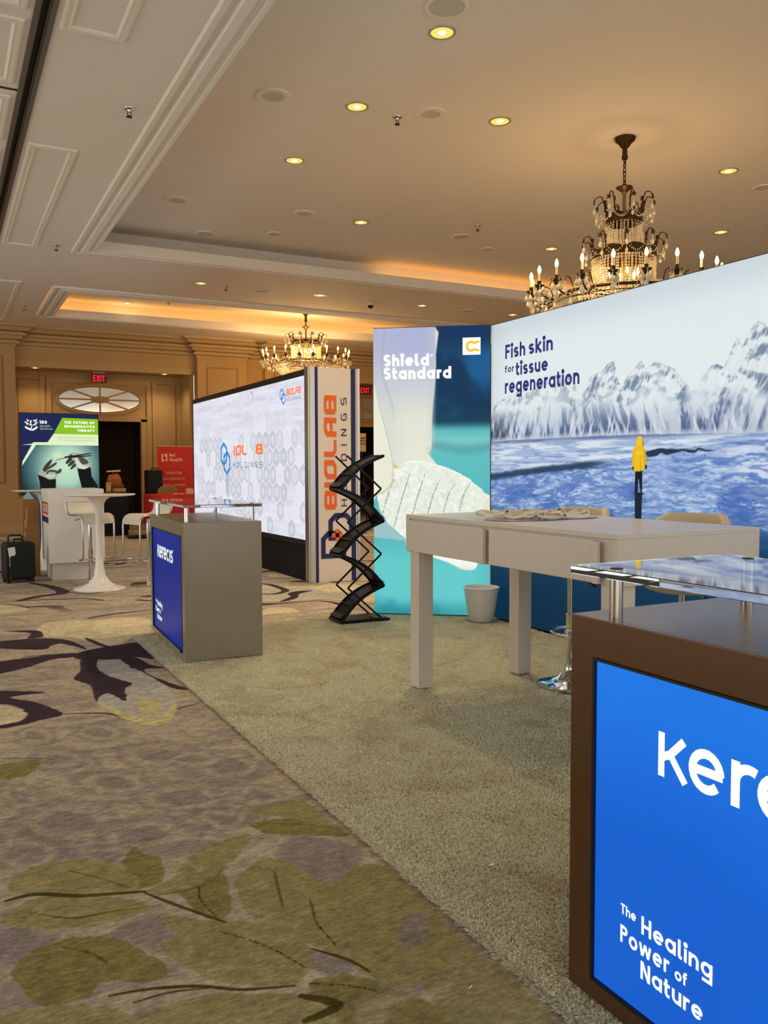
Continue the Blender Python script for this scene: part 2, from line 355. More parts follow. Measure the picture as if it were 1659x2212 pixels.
# ------------------------------------------------------------------ floor: printed hotel carpet
CARPET = [["P","T",[[0.71,7.9],[0.82,8.18],[1.03,8.21],[1.23,8.14],[1.51,8.13],[1.69,7.89],[1.68,7.62],[1.57,7.19],[1.39,7.1],[1.22,6.88],[1.11,6.92],[1.04,7.04],[1.03,7.19],[0.86,7.43],[0.69,7.56]]],["P","t",[[1.15,7.74],[1.32,8.04],[1.56,8.05],[1.68,7.85],[1.58,7.34],[1.42,7.27],[1.26,7.36],[1.15,7.5]]],["P","t",[[0.42,9.56],[0.59,9.43],[0.76,9.1],[0.64,8.97],[0.47,8.96],[0.39,9.01]]],["P","T",[[0.22,5.45],[0.32,5.37],[0.38,5.26],[0.39,5.13],[0.35,5.03],[0.25,4.99],[0.2,5.0]]],["P","D",[[0.85,6.63],[0.97,6.78],[1.22,6.86],[1.38,6.87],[1.38,6.56],[1.36,6.23],[1.26,6.35],[1.15,6.34],[0.96,6.41],[0.86,6.49]]],["P","D",[[0.88,6.46],[0.98,6.39],[0.96,6.12],[0.97,5.86],[1.01,5.74],[1.07,5.57],[1.01,5.47],[0.95,5.17],[0.89,5.41],[0.8,5.22],[0.8,5.37],[0.82,5.57],[0.81,5.71],[0.75,5.88],[0.82,6.09]]],["P","D",[[1.14,6.36],[1.25,6.33],[1.29,6.05],[1.37,5.9],[1.23,5.94],[1.22,5.77],[1.27,5.55],[1.36,5.26],[1.28,5.32],[1.23,5.58],[1.17,5.8],[1.15,6.12]]],["P","D",[[0.32,7.44],[0.51,7.48],[0.71,7.44],[0.88,7.27],[0.95,6.99],[0.97,6.81],[0.9,6.98],[0.81,7.14],[0.73,7.08],[0.68,6.97],[0.53,7.05],[0.31,7.24]]],["P","D",[[0.28,6.64],[0.56,6.72],[0.73,6.75],[0.87,6.71],[0.85,6.58],[0.68,6.56],[0.48,6.37],[0.26,6.28]]],["P","D",[[0.24,5.8],[0.45,5.69],[0.55,5.61],[0.44,5.61],[0.34,5.58],[0.45,5.43],[0.51,5.3],[0.58,5.06],[0.47,5.0],[0.32,4.94],[0.2,4.94],[0.2,4.98],[0.35,5.03],[0.4,5.14],[0.38,5.29],[0.32,5.42],[0.23,5.51]]],["S","D",[[0.58,5.06],[0.71,5.01],[0.81,4.95],[0.86,4.86]],0.02],["P","D",[[0.45,7.93],[0.71,7.82],[0.72,7.51],[0.6,7.5],[0.64,7.74]]],["S","D",[[1.19,8.24],[1.4,8.35],[1.8,8.42]],0.05],["S","D",[[0.5,6.75],[0.67,6.75],[0.86,6.68]],0.025],["S","D",[[1.03,7.26],[1.09,6.95],[1.13,6.83]],0.05],["S","D",[[0.95,11.17],[1.13,10.68],[1.19,10.1],[0.92,9.93],[0.7,9.7]],0.14],["S","D",[[0.7,9.7],[1.13,9.59],[1.34,9.53],[1.5,9.29]],0.06],["S","D",[[1.24,10.12],[1.42,9.88],[1.6,9.91]],0.05],["S","D",[[1.83,9.14],[1.95,9.01]],0.06],["S","D",[[1.17,4.85],[1.25,4.88],[1.35,4.92]],0.012],["S","D",[[0.48,9.59],[0.65,9.4],[0.76,9.12]],0.03],["S","D",[[3.44,9.7],[3.49,9.55],[3.48,9.05],[3.29,8.85],[3.15,8.88]],0.09],["P","D",[[3.12,8.3],[3.35,8.57],[3.4,8.78],[3.54,8.91],[3.74,8.88],[3.52,8.72],[3.41,8.49],[3.26,8.34]]],["P","T",[[2.8,7.91],[3.08,7.88],[3.08,7.49],[3.23,7.33],[3.28,7.27],[2.93,7.18],[2.52,7.13]]],["P","t",[[3.82,9.03],[4.23,9.37],[4.44,9.02],[4.23,8.58],[3.91,8.66]]],["P","G",[[0.97,6.33],[1.1,6.33],[1.12,6.14],[1.19,5.89],[1.23,5.58],[1.25,5.25],[1.21,4.96],[1.12,4.68],[1.01,4.59],[0.92,4.69],[0.85,4.9],[0.79,5.2],[0.88,5.41],[0.95,5.17],[1.01,5.47],[1.07,5.57],[0.99,5.8],[0.94,6.03]]],["P","O",[[1.21,4.99],[1.12,4.68],[1.01,4.59],[0.92,4.69],[0.85,4.9],[0.8,5.14],[0.83,5.2],[0.88,5.0],[0.95,4.81],[1.02,4.72],[1.12,4.82],[1.2,5.04]]],["P","o",[[1.01,5.1],[1.09,5.19],[1.14,5.07],[1.11,4.9],[1.02,4.74],[0.97,4.83]]],["P","k",[[0.49,4.66],[0.48,4.56],[0.45,4.52],[0.4,4.51],[0.36,4.53],[0.33,4.57],[0.3,4.66],[0.3,4.76],[0.33,4.85],[0.36,4.91],[0.39,4.92],[0.44,4.9],[0.48,4.86],[0.49,4.77]]],["P","b",[[0.47,4.67],[0.46,4.6],[0.43,4.57],[0.4,4.57],[0.37,4.58],[0.35,4.61],[0.32,4.67],[0.33,4.75],[0.35,4.81],[0.37,4.85],[0.4,4.86],[0.43,4.84],[0.45,4.81],[0.46,4.75]]],["P","l",[[0.44,4.69],[0.44,4.65],[0.42,4.63],[0.4,4.63],[0.38,4.63],[0.37,4.65],[0.35,4.69],[0.35,4.73],[0.37,4.77],[0.38,4.79],[0.4,4.8],[0.42,4.79],[0.43,4.77],[0.44,4.73]]],["P","k",[[0.86,4.53],[0.82,4.46],[0.76,4.43],[0.71,4.43],[0.66,4.47],[0.6,4.54],[0.58,4.6],[0.59,4.67],[0.61,4.76],[0.64,4.82],[0.71,4.81],[0.77,4.76],[0.81,4.7],[0.84,4.62]]],["P","b",[[0.82,4.55],[0.79,4.5],[0.75,4.48],[0.71,4.48],[0.67,4.51],[0.63,4.56],[0.62,4.61],[0.63,4.66],[0.64,4.72],[0.66,4.76],[0.71,4.75],[0.75,4.72],[0.78,4.67],[0.81,4.62]]],["P","l",[[0.78,4.57],[0.76,4.55],[0.73,4.53],[0.71,4.53],[0.69,4.55],[0.66,4.58],[0.65,4.61],[0.66,4.64],[0.66,4.67],[0.68,4.7],[0.71,4.69],[0.73,4.67],[0.75,4.65],[0.77,4.61]]],["P","k",[[0.4,3.37],[0.39,3.29],[0.35,3.23],[0.29,3.21],[0.24,3.23],[0.19,3.31],[0.16,3.41],[0.16,3.5],[0.19,3.58],[0.23,3.65],[0.27,3.69],[0.34,3.66],[0.38,3.57],[0.39,3.47]]],["P","b",[[0.37,3.39],[0.36,3.33],[0.33,3.29],[0.29,3.27],[0.25,3.29],[0.22,3.34],[0.19,3.42],[0.19,3.48],[0.22,3.53],[0.24,3.59],[0.28,3.61],[0.32,3.59],[0.35,3.53],[0.36,3.46]]],["P","l",[[0.34,3.41],[0.33,3.37],[0.31,3.35],[0.29,3.34],[0.26,3.35],[0.24,3.38],[0.22,3.43],[0.22,3.46],[0.24,3.49],[0.26,3.52],[0.28,3.54],[0.31,3.52],[0.32,3.49],[0.33,3.45]]],["P","k",[[0.6,3.38],[0.6,3.29],[0.53,3.24],[0.43,3.24],[0.35,3.28],[0.28,3.38],[0.2,3.5],[0.19,3.6],[0.25,3.67],[0.32,3.74],[0.4,3.76],[0.5,3.71],[0.58,3.6],[0.6,3.48]]],["P","b",[[0.55,3.41],[0.55,3.34],[0.5,3.31],[0.43,3.31],[0.37,3.34],[0.31,3.41],[0.26,3.5],[0.25,3.57],[0.29,3.62],[0.35,3.66],[0.4,3.68],[0.48,3.64],[0.53,3.56],[0.55,3.48]]],["P","l",[[0.5,3.44],[0.5,3.4],[0.47,3.38],[0.42,3.38],[0.39,3.4],[0.35,3.44],[0.32,3.49],[0.31,3.54],[0.34,3.56],[0.37,3.59],[0.41,3.6],[0.45,3.57],[0.49,3.53],[0.5,3.48]]],["P","k",[[1.05,3.42],[1.03,3.33],[0.97,3.3],[0.87,3.32],[0.8,3.36],[0.73,3.42],[0.67,3.52],[0.67,3.63],[0.73,3.7],[0.81,3.74],[0.88,3.73],[0.98,3.69],[1.05,3.62],[1.06,3.53]]],["P","b",[[1.0,3.45],[0.99,3.38],[0.94,3.36],[0.88,3.38],[0.82,3.4],[0.77,3.45],[0.72,3.52],[0.73,3.6],[0.77,3.65],[0.83,3.67],[0.88,3.67],[0.95,3.64],[1.0,3.59],[1.01,3.53]]],["P","l",[[0.96,3.48],[0.95,3.44],[0.92,3.42],[0.88,3.43],[0.84,3.45],[0.81,3.48],[0.78,3.52],[0.78,3.57],[0.81,3.6],[0.84,3.61],[0.88,3.61],[0.92,3.59],[0.95,3.56],[0.96,3.52]]],["P","k",[[0.82,3.74],[0.8,3.66],[0.73,3.64],[0.65,3.66],[0.59,3.7],[0.52,3.76],[0.46,3.85],[0.47,3.93],[0.52,4.0],[0.57,4.04],[0.63,4.03],[0.72,3.98],[0.78,3.92],[0.8,3.84]]],["P","b",[[0.77,3.77],[0.76,3.71],[0.71,3.7],[0.65,3.71],[0.6,3.74],[0.55,3.78],[0.51,3.84],[0.52,3.9],[0.56,3.95],[0.59,3.98],[0.64,3.97],[0.7,3.93],[0.74,3.89],[0.76,3.84]]],["P","l",[[0.72,3.79],[0.72,3.76],[0.69,3.75],[0.65,3.76],[0.62,3.78],[0.59,3.81],[0.56,3.84],[0.57,3.88],[0.59,3.9],[0.61,3.92],[0.64,3.91],[0.68,3.89],[0.7,3.87],[0.71,3.84]]],["P","k",[[1.11,4.0],[1.05,3.94],[0.96,3.91],[0.89,3.89],[0.8,3.93],[0.73,4.02],[0.71,4.12],[0.72,4.21],[0.73,4.3],[0.79,4.36],[0.9,4.37],[0.99,4.33],[1.05,4.24],[1.11,4.1]]],["P","b",[[1.05,4.03],[1.01,3.99],[0.95,3.96],[0.89,3.95],[0.82,3.98],[0.77,4.05],[0.76,4.12],[0.76,4.19],[0.77,4.25],[0.82,4.29],[0.89,4.3],[0.96,4.27],[1.01,4.2],[1.05,4.11]]],["P","l",[[0.99,4.06],[0.96,4.04],[0.93,4.02],[0.89,4.02],[0.85,4.04],[0.82,4.08],[0.81,4.12],[0.81,4.16],[0.82,4.2],[0.84,4.22],[0.89,4.22],[0.93,4.2],[0.96,4.16],[0.99,4.11]]],["P","k",[[0.86,3.1],[0.8,3.06],[0.72,3.05],[0.66,3.04],[0.57,3.07],[0.5,3.14],[0.48,3.22],[0.48,3.31],[0.48,3.38],[0.54,3.41],[0.64,3.41],[0.73,3.38],[0.8,3.3],[0.85,3.19]]],["P","b",[[0.8,3.13],[0.76,3.1],[0.7,3.09],[0.65,3.09],[0.59,3.11],[0.54,3.16],[0.53,3.22],[0.52,3.28],[0.53,3.33],[0.57,3.35],[0.64,3.35],[0.7,3.33],[0.75,3.28],[0.8,3.2]]],["P","l",[[0.74,3.16],[0.72,3.15],[0.68,3.14],[0.65,3.14],[0.61,3.15],[0.58,3.19],[0.57,3.22],[0.57,3.26],[0.57,3.29],[0.6,3.3],[0.64,3.29],[0.68,3.28],[0.71,3.25],[0.74,3.2]]],["P","k",[[0.37,3.19],[0.34,3.12],[0.31,3.06],[0.26,3.05],[0.2,3.09],[0.16,3.16],[0.13,3.24],[0.11,3.33],[0.11,3.42],[0.17,3.48],[0.23,3.49],[0.29,3.44],[0.35,3.35],[0.38,3.26]]],["P","b",[[0.33,3.21],[0.31,3.16],[0.29,3.11],[0.25,3.11],[0.21,3.14],[0.18,3.19],[0.16,3.24],[0.14,3.31],[0.15,3.37],[0.19,3.41],[0.24,3.42],[0.28,3.39],[0.32,3.32],[0.34,3.26]]],["P","l",[[0.3,3.23],[0.29,3.2],[0.27,3.17],[0.25,3.17],[0.22,3.19],[0.2,3.22],[0.19,3.25],[0.18,3.29],[0.19,3.32],[0.21,3.35],[0.24,3.35],[0.26,3.33],[0.29,3.29],[0.31,3.26]]],["P","k",[[1.32,3.7],[1.3,3.62],[1.22,3.58],[1.12,3.57],[1.06,3.59],[1.0,3.68],[0.96,3.79],[0.98,3.89],[1.04,3.95],[1.1,4.02],[1.18,4.05],[1.28,4.02],[1.32,3.93],[1.32,3.81]]],["P","b",[[1.28,3.73],[1.26,3.67],[1.2,3.64],[1.13,3.63],[1.08,3.65],[1.04,3.71],[1.01,3.79],[1.03,3.86],[1.07,3.91],[1.12,3.95],[1.18,3.97],[1.24,3.95],[1.27,3.89],[1.28,3.81]]],["P","l",[[1.23,3.75],[1.22,3.72],[1.19,3.7],[1.14,3.7],[1.11,3.71],[1.08,3.75],[1.07,3.8],[1.08,3.84],[1.1,3.86],[1.13,3.89],[1.17,3.9],[1.21,3.88],[1.23,3.85],[1.23,3.8]]],["P","k",[[0.64,4.11],[0.64,4.03],[0.59,3.98],[0.51,3.98],[0.45,4.02],[0.4,4.1],[0.35,4.19],[0.34,4.27],[0.39,4.33],[0.44,4.38],[0.49,4.4],[0.57,4.35],[0.62,4.26],[0.64,4.18]]],["P","b",[[0.6,4.13],[0.6,4.07],[0.57,4.04],[0.51,4.04],[0.47,4.07],[0.43,4.12],[0.39,4.19],[0.39,4.24],[0.42,4.28],[0.46,4.32],[0.5,4.33],[0.55,4.3],[0.59,4.24],[0.6,4.18]]],["P","l",[[0.57,4.15],[0.57,4.11],[0.54,4.09],[0.51,4.09],[0.48,4.11],[0.46,4.15],[0.43,4.19],[0.43,4.22],[0.45,4.24],[0.47,4.26],[0.5,4.27],[0.53,4.25],[0.56,4.21],[0.56,4.18]]],["P","k",[[1.16,3.9],[1.15,3.82],[1.1,3.79],[1.04,3.8],[0.98,3.83],[0.94,3.87],[0.9,3.95],[0.9,4.04],[0.95,4.1],[1.01,4.13],[1.06,4.13],[1.12,4.1],[1.17,4.05],[1.18,3.98]]],["P","b",[[1.13,3.91],[1.12,3.86],[1.09,3.84],[1.04,3.85],[1.0,3.87],[0.97,3.9],[0.94,3.95],[0.94,4.02],[0.98,4.06],[1.02,4.08],[1.05,4.08],[1.1,4.06],[1.14,4.02],[1.14,3.97]]],["P","l",[[1.1,3.93],[1.09,3.9],[1.07,3.89],[1.04,3.89],[1.02,3.9],[1.0,3.92],[0.98,3.96],[0.98,4.0],[1.0,4.02],[1.03,4.03],[1.05,4.03],[1.08,4.02],[1.1,3.99],[1.1,3.97]]],["P","k",[[0.59,4.2],[0.57,4.12],[0.51,4.09],[0.46,4.1],[0.41,4.12],[0.35,4.18],[0.32,4.26],[0.33,4.34],[0.36,4.43],[0.39,4.48],[0.44,4.48],[0.51,4.45],[0.55,4.4],[0.57,4.31]]],["P","b",[[0.56,4.22],[0.54,4.17],[0.5,4.14],[0.46,4.15],[0.42,4.17],[0.38,4.21],[0.36,4.26],[0.37,4.33],[0.38,4.39],[0.4,4.42],[0.44,4.42],[0.49,4.4],[0.52,4.36],[0.54,4.3]]],["P","l",[[0.52,4.25],[0.51,4.21],[0.48,4.2],[0.46,4.2],[0.43,4.21],[0.41,4.24],[0.39,4.27],[0.4,4.31],[0.41,4.34],[0.42,4.36],[0.45,4.36],[0.48,4.35],[0.49,4.33],[0.51,4.29]]],["P","k",[[1.31,3.29],[1.28,3.24],[1.21,3.22],[1.15,3.23],[1.1,3.27],[1.05,3.33],[1.02,3.39],[1.05,3.44],[1.08,3.49],[1.12,3.54],[1.18,3.53],[1.24,3.48],[1.28,3.43],[1.3,3.36]]],["P","b",[[1.27,3.32],[1.25,3.28],[1.2,3.27],[1.16,3.27],[1.12,3.3],[1.08,3.35],[1.06,3.39],[1.08,3.42],[1.1,3.46],[1.13,3.49],[1.18,3.48],[1.22,3.45],[1.25,3.41],[1.26,3.37]]],["P","l",[[1.23,3.34],[1.22,3.32],[1.19,3.31],[1.16,3.31],[1.14,3.33],[1.11,3.36],[1.1,3.38],[1.11,3.4],[1.13,3.43],[1.14,3.44],[1.17,3.44],[1.2,3.42],[1.22,3.39],[1.23,3.37]]],["P","k",[[0.36,3.81],[0.33,3.75],[0.3,3.7],[0.27,3.7],[0.22,3.73],[0.19,3.79],[0.18,3.84],[0.17,3.91],[0.17,3.99],[0.2,4.04],[0.25,4.05],[0.29,4.01],[0.33,3.95],[0.36,3.88]]],["P","b",[[0.33,3.82],[0.31,3.78],[0.29,3.75],[0.26,3.74],[0.23,3.77],[0.21,3.81],[0.2,3.85],[0.19,3.9],[0.19,3.95],[0.21,3.99],[0.25,3.99],[0.28,3.96],[0.31,3.92],[0.33,3.87]]],["P","l",[[0.31,3.84],[0.29,3.81],[0.28,3.79],[0.26,3.79],[0.24,3.81],[0.23,3.83],[0.22,3.86],[0.22,3.88],[0.22,3.92],[0.23,3.94],[0.25,3.94],[0.27,3.92],[0.29,3.9],[0.3,3.87]]],["P","k",[[0.6,3.05],[0.58,3.01],[0.55,2.98],[0.5,2.98],[0.45,3.0],[0.42,3.05],[0.39,3.11],[0.37,3.17],[0.38,3.21],[0.44,3.23],[0.49,3.23],[0.54,3.21],[0.59,3.15],[0.61,3.09]]],["P","b",[[0.57,3.06],[0.55,3.04],[0.54,3.02],[0.5,3.01],[0.46,3.03],[0.44,3.06],[0.42,3.11],[0.4,3.15],[0.41,3.18],[0.45,3.19],[0.49,3.19],[0.53,3.18],[0.56,3.14],[0.58,3.09]]],["P","l",[[0.54,3.08],[0.53,3.06],[0.52,3.05],[0.5,3.05],[0.47,3.06],[0.46,3.08],[0.45,3.11],[0.44,3.13],[0.44,3.15],[0.47,3.15],[0.49,3.16],[0.51,3.14],[0.54,3.12],[0.55,3.09]]],["P","k",[[1.07,3.15],[1.03,3.11],[0.98,3.08],[0.94,3.08],[0.9,3.12],[0.86,3.17],[0.86,3.21],[0.86,3.27],[0.87,3.33],[0.91,3.37],[0.97,3.36],[1.02,3.33],[1.05,3.27],[1.08,3.21]]],["P","b",[[1.04,3.17],[1.01,3.14],[0.98,3.12],[0.95,3.12],[0.91,3.14],[0.89,3.18],[0.89,3.22],[0.89,3.26],[0.89,3.3],[0.93,3.32],[0.97,3.32],[1.0,3.3],[1.03,3.25],[1.05,3.21]]],["P","l",[[1.01,3.19],[0.99,3.17],[0.97,3.16],[0.95,3.16],[0.93,3.17],[0.92,3.2],[0.91,3.22],[0.91,3.24],[0.92,3.27],[0.94,3.28],[0.96,3.28],[0.98,3.26],[1.0,3.24],[1.01,3.21]]],["P","l",[[0.08,2.77],[0.18,2.72],[0.27,2.63],[0.17,2.57],[0.08,2.6]]],["P","l",[[0.42,2.57],[0.48,2.6],[0.58,2.61],[0.59,2.48],[0.5,2.44],[0.45,2.51]]],["P","l",[[1.05,2.86],[1.18,2.92],[1.31,2.79],[1.31,2.66],[1.11,2.51],[1.08,2.63]]],["P","g",[[0.16,3.05],[0.24,3.14],[0.37,3.14],[0.48,3.08],[0.55,2.95],[0.56,2.89],[0.56,2.79],[0.46,2.82],[0.27,2.92],[0.18,2.97]]],["P","h",[[0.53,3.02],[0.6,3.14],[0.61,3.06],[0.66,3.01],[0.65,2.9],[0.62,2.82],[0.56,2.8],[0.56,2.89]]],["P","g",[[0.56,2.78],[0.66,2.82],[0.73,2.93],[0.85,3.02],[1.01,3.04],[0.97,2.95],[0.83,2.8],[0.72,2.73],[0.62,2.72]]],["P","h",[[0.66,2.71],[0.73,2.74],[0.83,2.78],[0.8,2.6],[0.77,2.51],[0.72,2.49],[0.68,2.57]]],["P","g",[[0.84,2.69],[0.9,2.76],[1.01,2.82],[1.07,2.71],[1.08,2.61],[1.0,2.46],[0.92,2.44],[0.83,2.44],[0.82,2.53]]],["P","h",[[1.04,3.12],[1.2,3.1],[1.34,2.91],[1.33,2.84],[1.18,2.94],[1.07,3.01]]],["P","g",[[1.06,3.26],[1.21,3.26],[1.32,3.24],[1.33,3.0],[1.34,2.91],[1.2,3.1],[1.15,3.15]]],["P","g",[[0.99,2.47],[1.08,2.61],[1.14,2.52],[1.26,2.61],[1.34,2.38],[1.29,2.01],[1.07,1.91],[0.98,2.1],[0.93,2.23],[0.88,2.34],[0.81,2.41]]],["P","g",[[0.12,2.79],[0.21,2.9],[0.34,2.87],[0.48,2.77],[0.56,2.67],[0.49,2.64],[0.37,2.64],[0.25,2.69]]],["P","h",[[0.14,2.51],[0.21,2.59],[0.32,2.6],[0.44,2.52],[0.48,2.43],[0.52,2.34],[0.52,2.28],[0.46,2.27],[0.36,2.33],[0.32,2.29],[0.26,2.28],[0.2,2.29],[0.16,2.38]]],["P","g",[[0.57,2.6],[0.7,2.5],[0.84,2.41],[0.92,2.29],[0.92,2.21],[0.89,2.12],[0.8,2.08],[0.66,2.16],[0.6,2.24],[0.55,2.35],[0.53,2.44],[0.59,2.47]]],["P","g",[[0.39,2.13],[0.47,2.15],[0.59,2.14],[0.73,2.07],[0.81,2.02],[0.84,1.94],[0.86,1.85],[0.75,1.86],[0.39,2.05]]],["P","g",[[0.06,2.31],[0.21,2.29],[0.34,2.22],[0.39,2.13],[0.34,2.08],[0.06,2.23]]],["P","h",[[0.84,2.06],[0.96,2.05],[1.04,1.92],[1.24,1.59],[1.05,1.6],[0.89,1.77],[0.85,1.93]]],["P","h",[[0.2,4.31],[0.27,4.32],[0.39,4.31],[0.37,4.22],[0.31,4.11],[0.19,4.12]]],["P","g",[[1.09,2.66],[1.11,2.51],[1.23,2.6],[1.34,2.58],[1.35,2.35],[1.34,1.95],[1.33,1.55],[1.1,1.67],[1.12,1.91],[1.01,1.94],[1.01,2.08],[0.94,2.18],[1.0,2.4]]],["P","l",[[1.27,2.26],[1.31,2.2],[1.24,2.07],[1.16,2.1]]],["P","l",[[0.91,2.2],[0.99,2.1],[0.93,2.06],[0.88,2.09]]],["P","b",[[0.93,1.92],[1.1,1.88],[1.18,1.85],[1.02,1.86],[0.95,1.8],[0.9,1.83]]],["P","b",[[0.4,2.21],[0.5,2.23],[0.62,2.22],[0.58,2.26],[0.5,2.26],[0.37,2.28]]],["S","v",[[0.15,2.93],[0.24,2.93],[0.37,2.85],[0.56,2.78]],0.022],["S","v",[[0.56,2.77],[0.64,2.63],[0.74,2.47]],0.012],["S","v",[[0.36,2.26],[0.46,2.24],[0.58,2.19],[0.68,2.12],[0.81,2.07]],0.012],["S","v",[[0.41,2.2],[0.5,2.2],[0.6,2.17]],0.006],["S","v",[[0.92,2.21],[0.99,2.11],[1.02,2.03]],0.01],["S","v",[[0.81,2.02],[0.88,1.94],[0.78,1.92]],0.03],["S","V",[[0.73,2.73],[0.71,2.63],[0.73,2.5]],0.006],["S","V",[[1.03,2.49],[0.99,2.33],[0.99,2.19]],0.006],["S","V",[[0.71,2.43],[0.81,2.28],[0.87,2.13]],0.006],["S","V",[[0.85,2.06],[0.94,2.0],[1.01,1.93]],0.005],["S","y",[[0.36,3.05],[0.44,2.95],[0.52,2.83]],0.008],["S","y",[[0.21,2.82],[0.32,2.72],[0.44,2.7],[0.59,2.66]],0.008],["S","y",[[0.99,2.71],[0.96,2.59],[0.93,2.47]],0.009],["S","y",[[0.28,2.56],[0.34,2.5],[0.38,2.42]],0.009],["S","y",[[0.83,2.8],[0.75,2.73],[0.62,2.73]],0.006],["S","v",[[0.21,4.42],[0.33,4.36],[0.44,4.29]],0.006],["S","y",[[1.07,3.12],[1.22,3.02],[1.34,2.91]],0.006]]
CC = {'T': (208,194,158), 't': (220,206,172), 'D': (64,50,58), 'G': (178,174,166), 'O': (196,184,134), 'o': (192,180,132), 'b': (186,172,144), 'k': (142,130,126),
      'l': (138,126,124), 'g': (150,140,94), 'h': (134,124,74), 'v': (72,64,26), 'V': (66,60,22), 'y': (104,100,46)}
def carpet_print(x0, x1, y0, y1, res):
    cv = Canvas(x0, x1, y0, y1, res, (174,160,140)); X, Y = cv.grid()
    wx = X+.3*(vnoise(X*1.1, Y*1.1, 2)-.5); wy = Y+.3*(vnoise(X*1.1, Y*1.1, 4)-.5)
    st = fbm(wx*2.2-wy*1.2, wy*9+wx*2, 4, 21)                       # brushed streaks running across the hall
    cv.mixm(sstep(.50, .62, st)*.55, (142,130,128)); cv.mixm(sstep(.54, .68, fbm(wx*3+wy, wy*12, 3, 40))*.6, (190,176,150))
    if y1 > 8:                                                      # the same swirling motif carries on down the hall
        f = fbm(X*.55+.5*fbm(X, Y, 2, 3), Y*.8, 3, 77); far = sstep(8.5, 9.5, Y)+sstep(1.5, 3, X)*sstep(7, 7.4, Y); far = np.clip(far, 0, 1)
        cv.mixm(sstep(.016, .008, np.abs(f-.52)*(.4+vnoise(X*1.2, Y*1.2, 8)))*far, CC['D'])
        cv.mixm(sstep(.60, .62, f)*far*.8, CC['T']); cv.mixm(sstep(.66, .68, f)*far*.7, CC['G'])
    else:                                                           # leaf sprays repeat toward the near aisle
        pass
    for it in CARPET:
        c = CC[it[1]]
        if it[0] == 'P': cv.poly(c, it[2], .006 if it[1] not in 'bkl' else .016, {'l': .75, 'b': .55, 'k': .5, 'T': .9, 't': .7, 'g': .88, 'h': .92}.get(it[1], .97), 4 if it[1] not in 'gh' else 2, .02 if it[1] in 'lbk' else .007)
        else: cv.line(c, it[2], max(it[3], .006), .004, .9, 5, it[1] == 'V')
    gr = fbm(X*38, Y*150, 3, 15)-.5; cv.a *= (1+.34*gr)[..., None]
    g = fbm(X*26, Y*34, 3, 5)-.5
    lf = (cv.a[..., 1] > cv.a[..., 0]*.93)*(cv.a[..., 2] < cv.a[..., 1]*.62)
    cv.a *= (1+.22*g+.16*(vnoise(X*160, Y*160, 6)-.5)+lf*.5*(fbm(X*9, Y*14, 3, 31)-.5))[..., None]
    return cv.a
def carpet_mat(name, arr):
    m = print_mat(name, arr, 0); n = m.node_tree.nodes; l = m.node_tree.links; b = n['Principled BSDF']; t = next(x for x in n if x.type == 'TEX_IMAGE')
    t.extension = 'REPEAT'; b.inputs['Emission Strength'].default_value = 0
    for k in list(l):
        if k.to_socket == b.inputs['Emission Color']: l.remove(k)
    l.new(t.outputs[0], b.inputs['Base Color']); b.inputs['Roughness'].default_value = 1; b.inputs['Specular IOR Level'].default_value = .05
    nz = n.new('ShaderNodeTexNoise'); nz.inputs['Scale'].default_value = 320; tc = n.new('ShaderNodeTexCoord'); l.new(tc.outputs['Object'], nz.inputs[0])
    bp = n.new('ShaderNodeBump'); bp.inputs['Strength'].default_value = .5; bp.inputs['Distance'].default_value = .004
    l.new(nz.outputs[0], bp.inputs['Height']); l.new(bp.outputs[0], b.inputs['Normal'])
    return m
NX0, NX1, NY0, NY1 = -.9, 1.6, .9, 7.6
M_cn = carpet_mat('carpet_near', carpet_print(NX0, NX1, NY0, NY1, .0032))
M_cf = carpet_mat('carpet_far', carpet_print(-2, 9, 7.6, 23.6, .01))
fl = MB()
def fq(x0, x1, y0, y1): fl.quad((x0,y0,0),(x1,y0,0),(x1,y1,0),(x0,y1,0))
fq(NX0, NX1, NY0, NY1); fq(-6, 17, 7.6, 25); fq(NX1, 17, -4, 7.6); fq(-6, NX0, -4, 7.6); fq(NX0, NX1, -4, NY0)
fo = struct(fl.build('floor', M_cn)); fo.data.materials.append(M_cf)
for p in fo.data.polygons: p.material_index = 0 if p.index in (0, 4) else 1
ul = fo.data.uv_layers.new(name='UVMap')
for p in fo.data.polygons:
    for li in p.loop_indices:
        v = fo.data.vertices[fo.data.loops[li].vertex_index].co
        ul.data[li].uv = ((v.x-NX0)/(NX1-NX0), (v.y-NY0)/(NY1-NY0)) if p.material_index == 0 else ((v.x+2)/11, (v.y-7.6)/16)

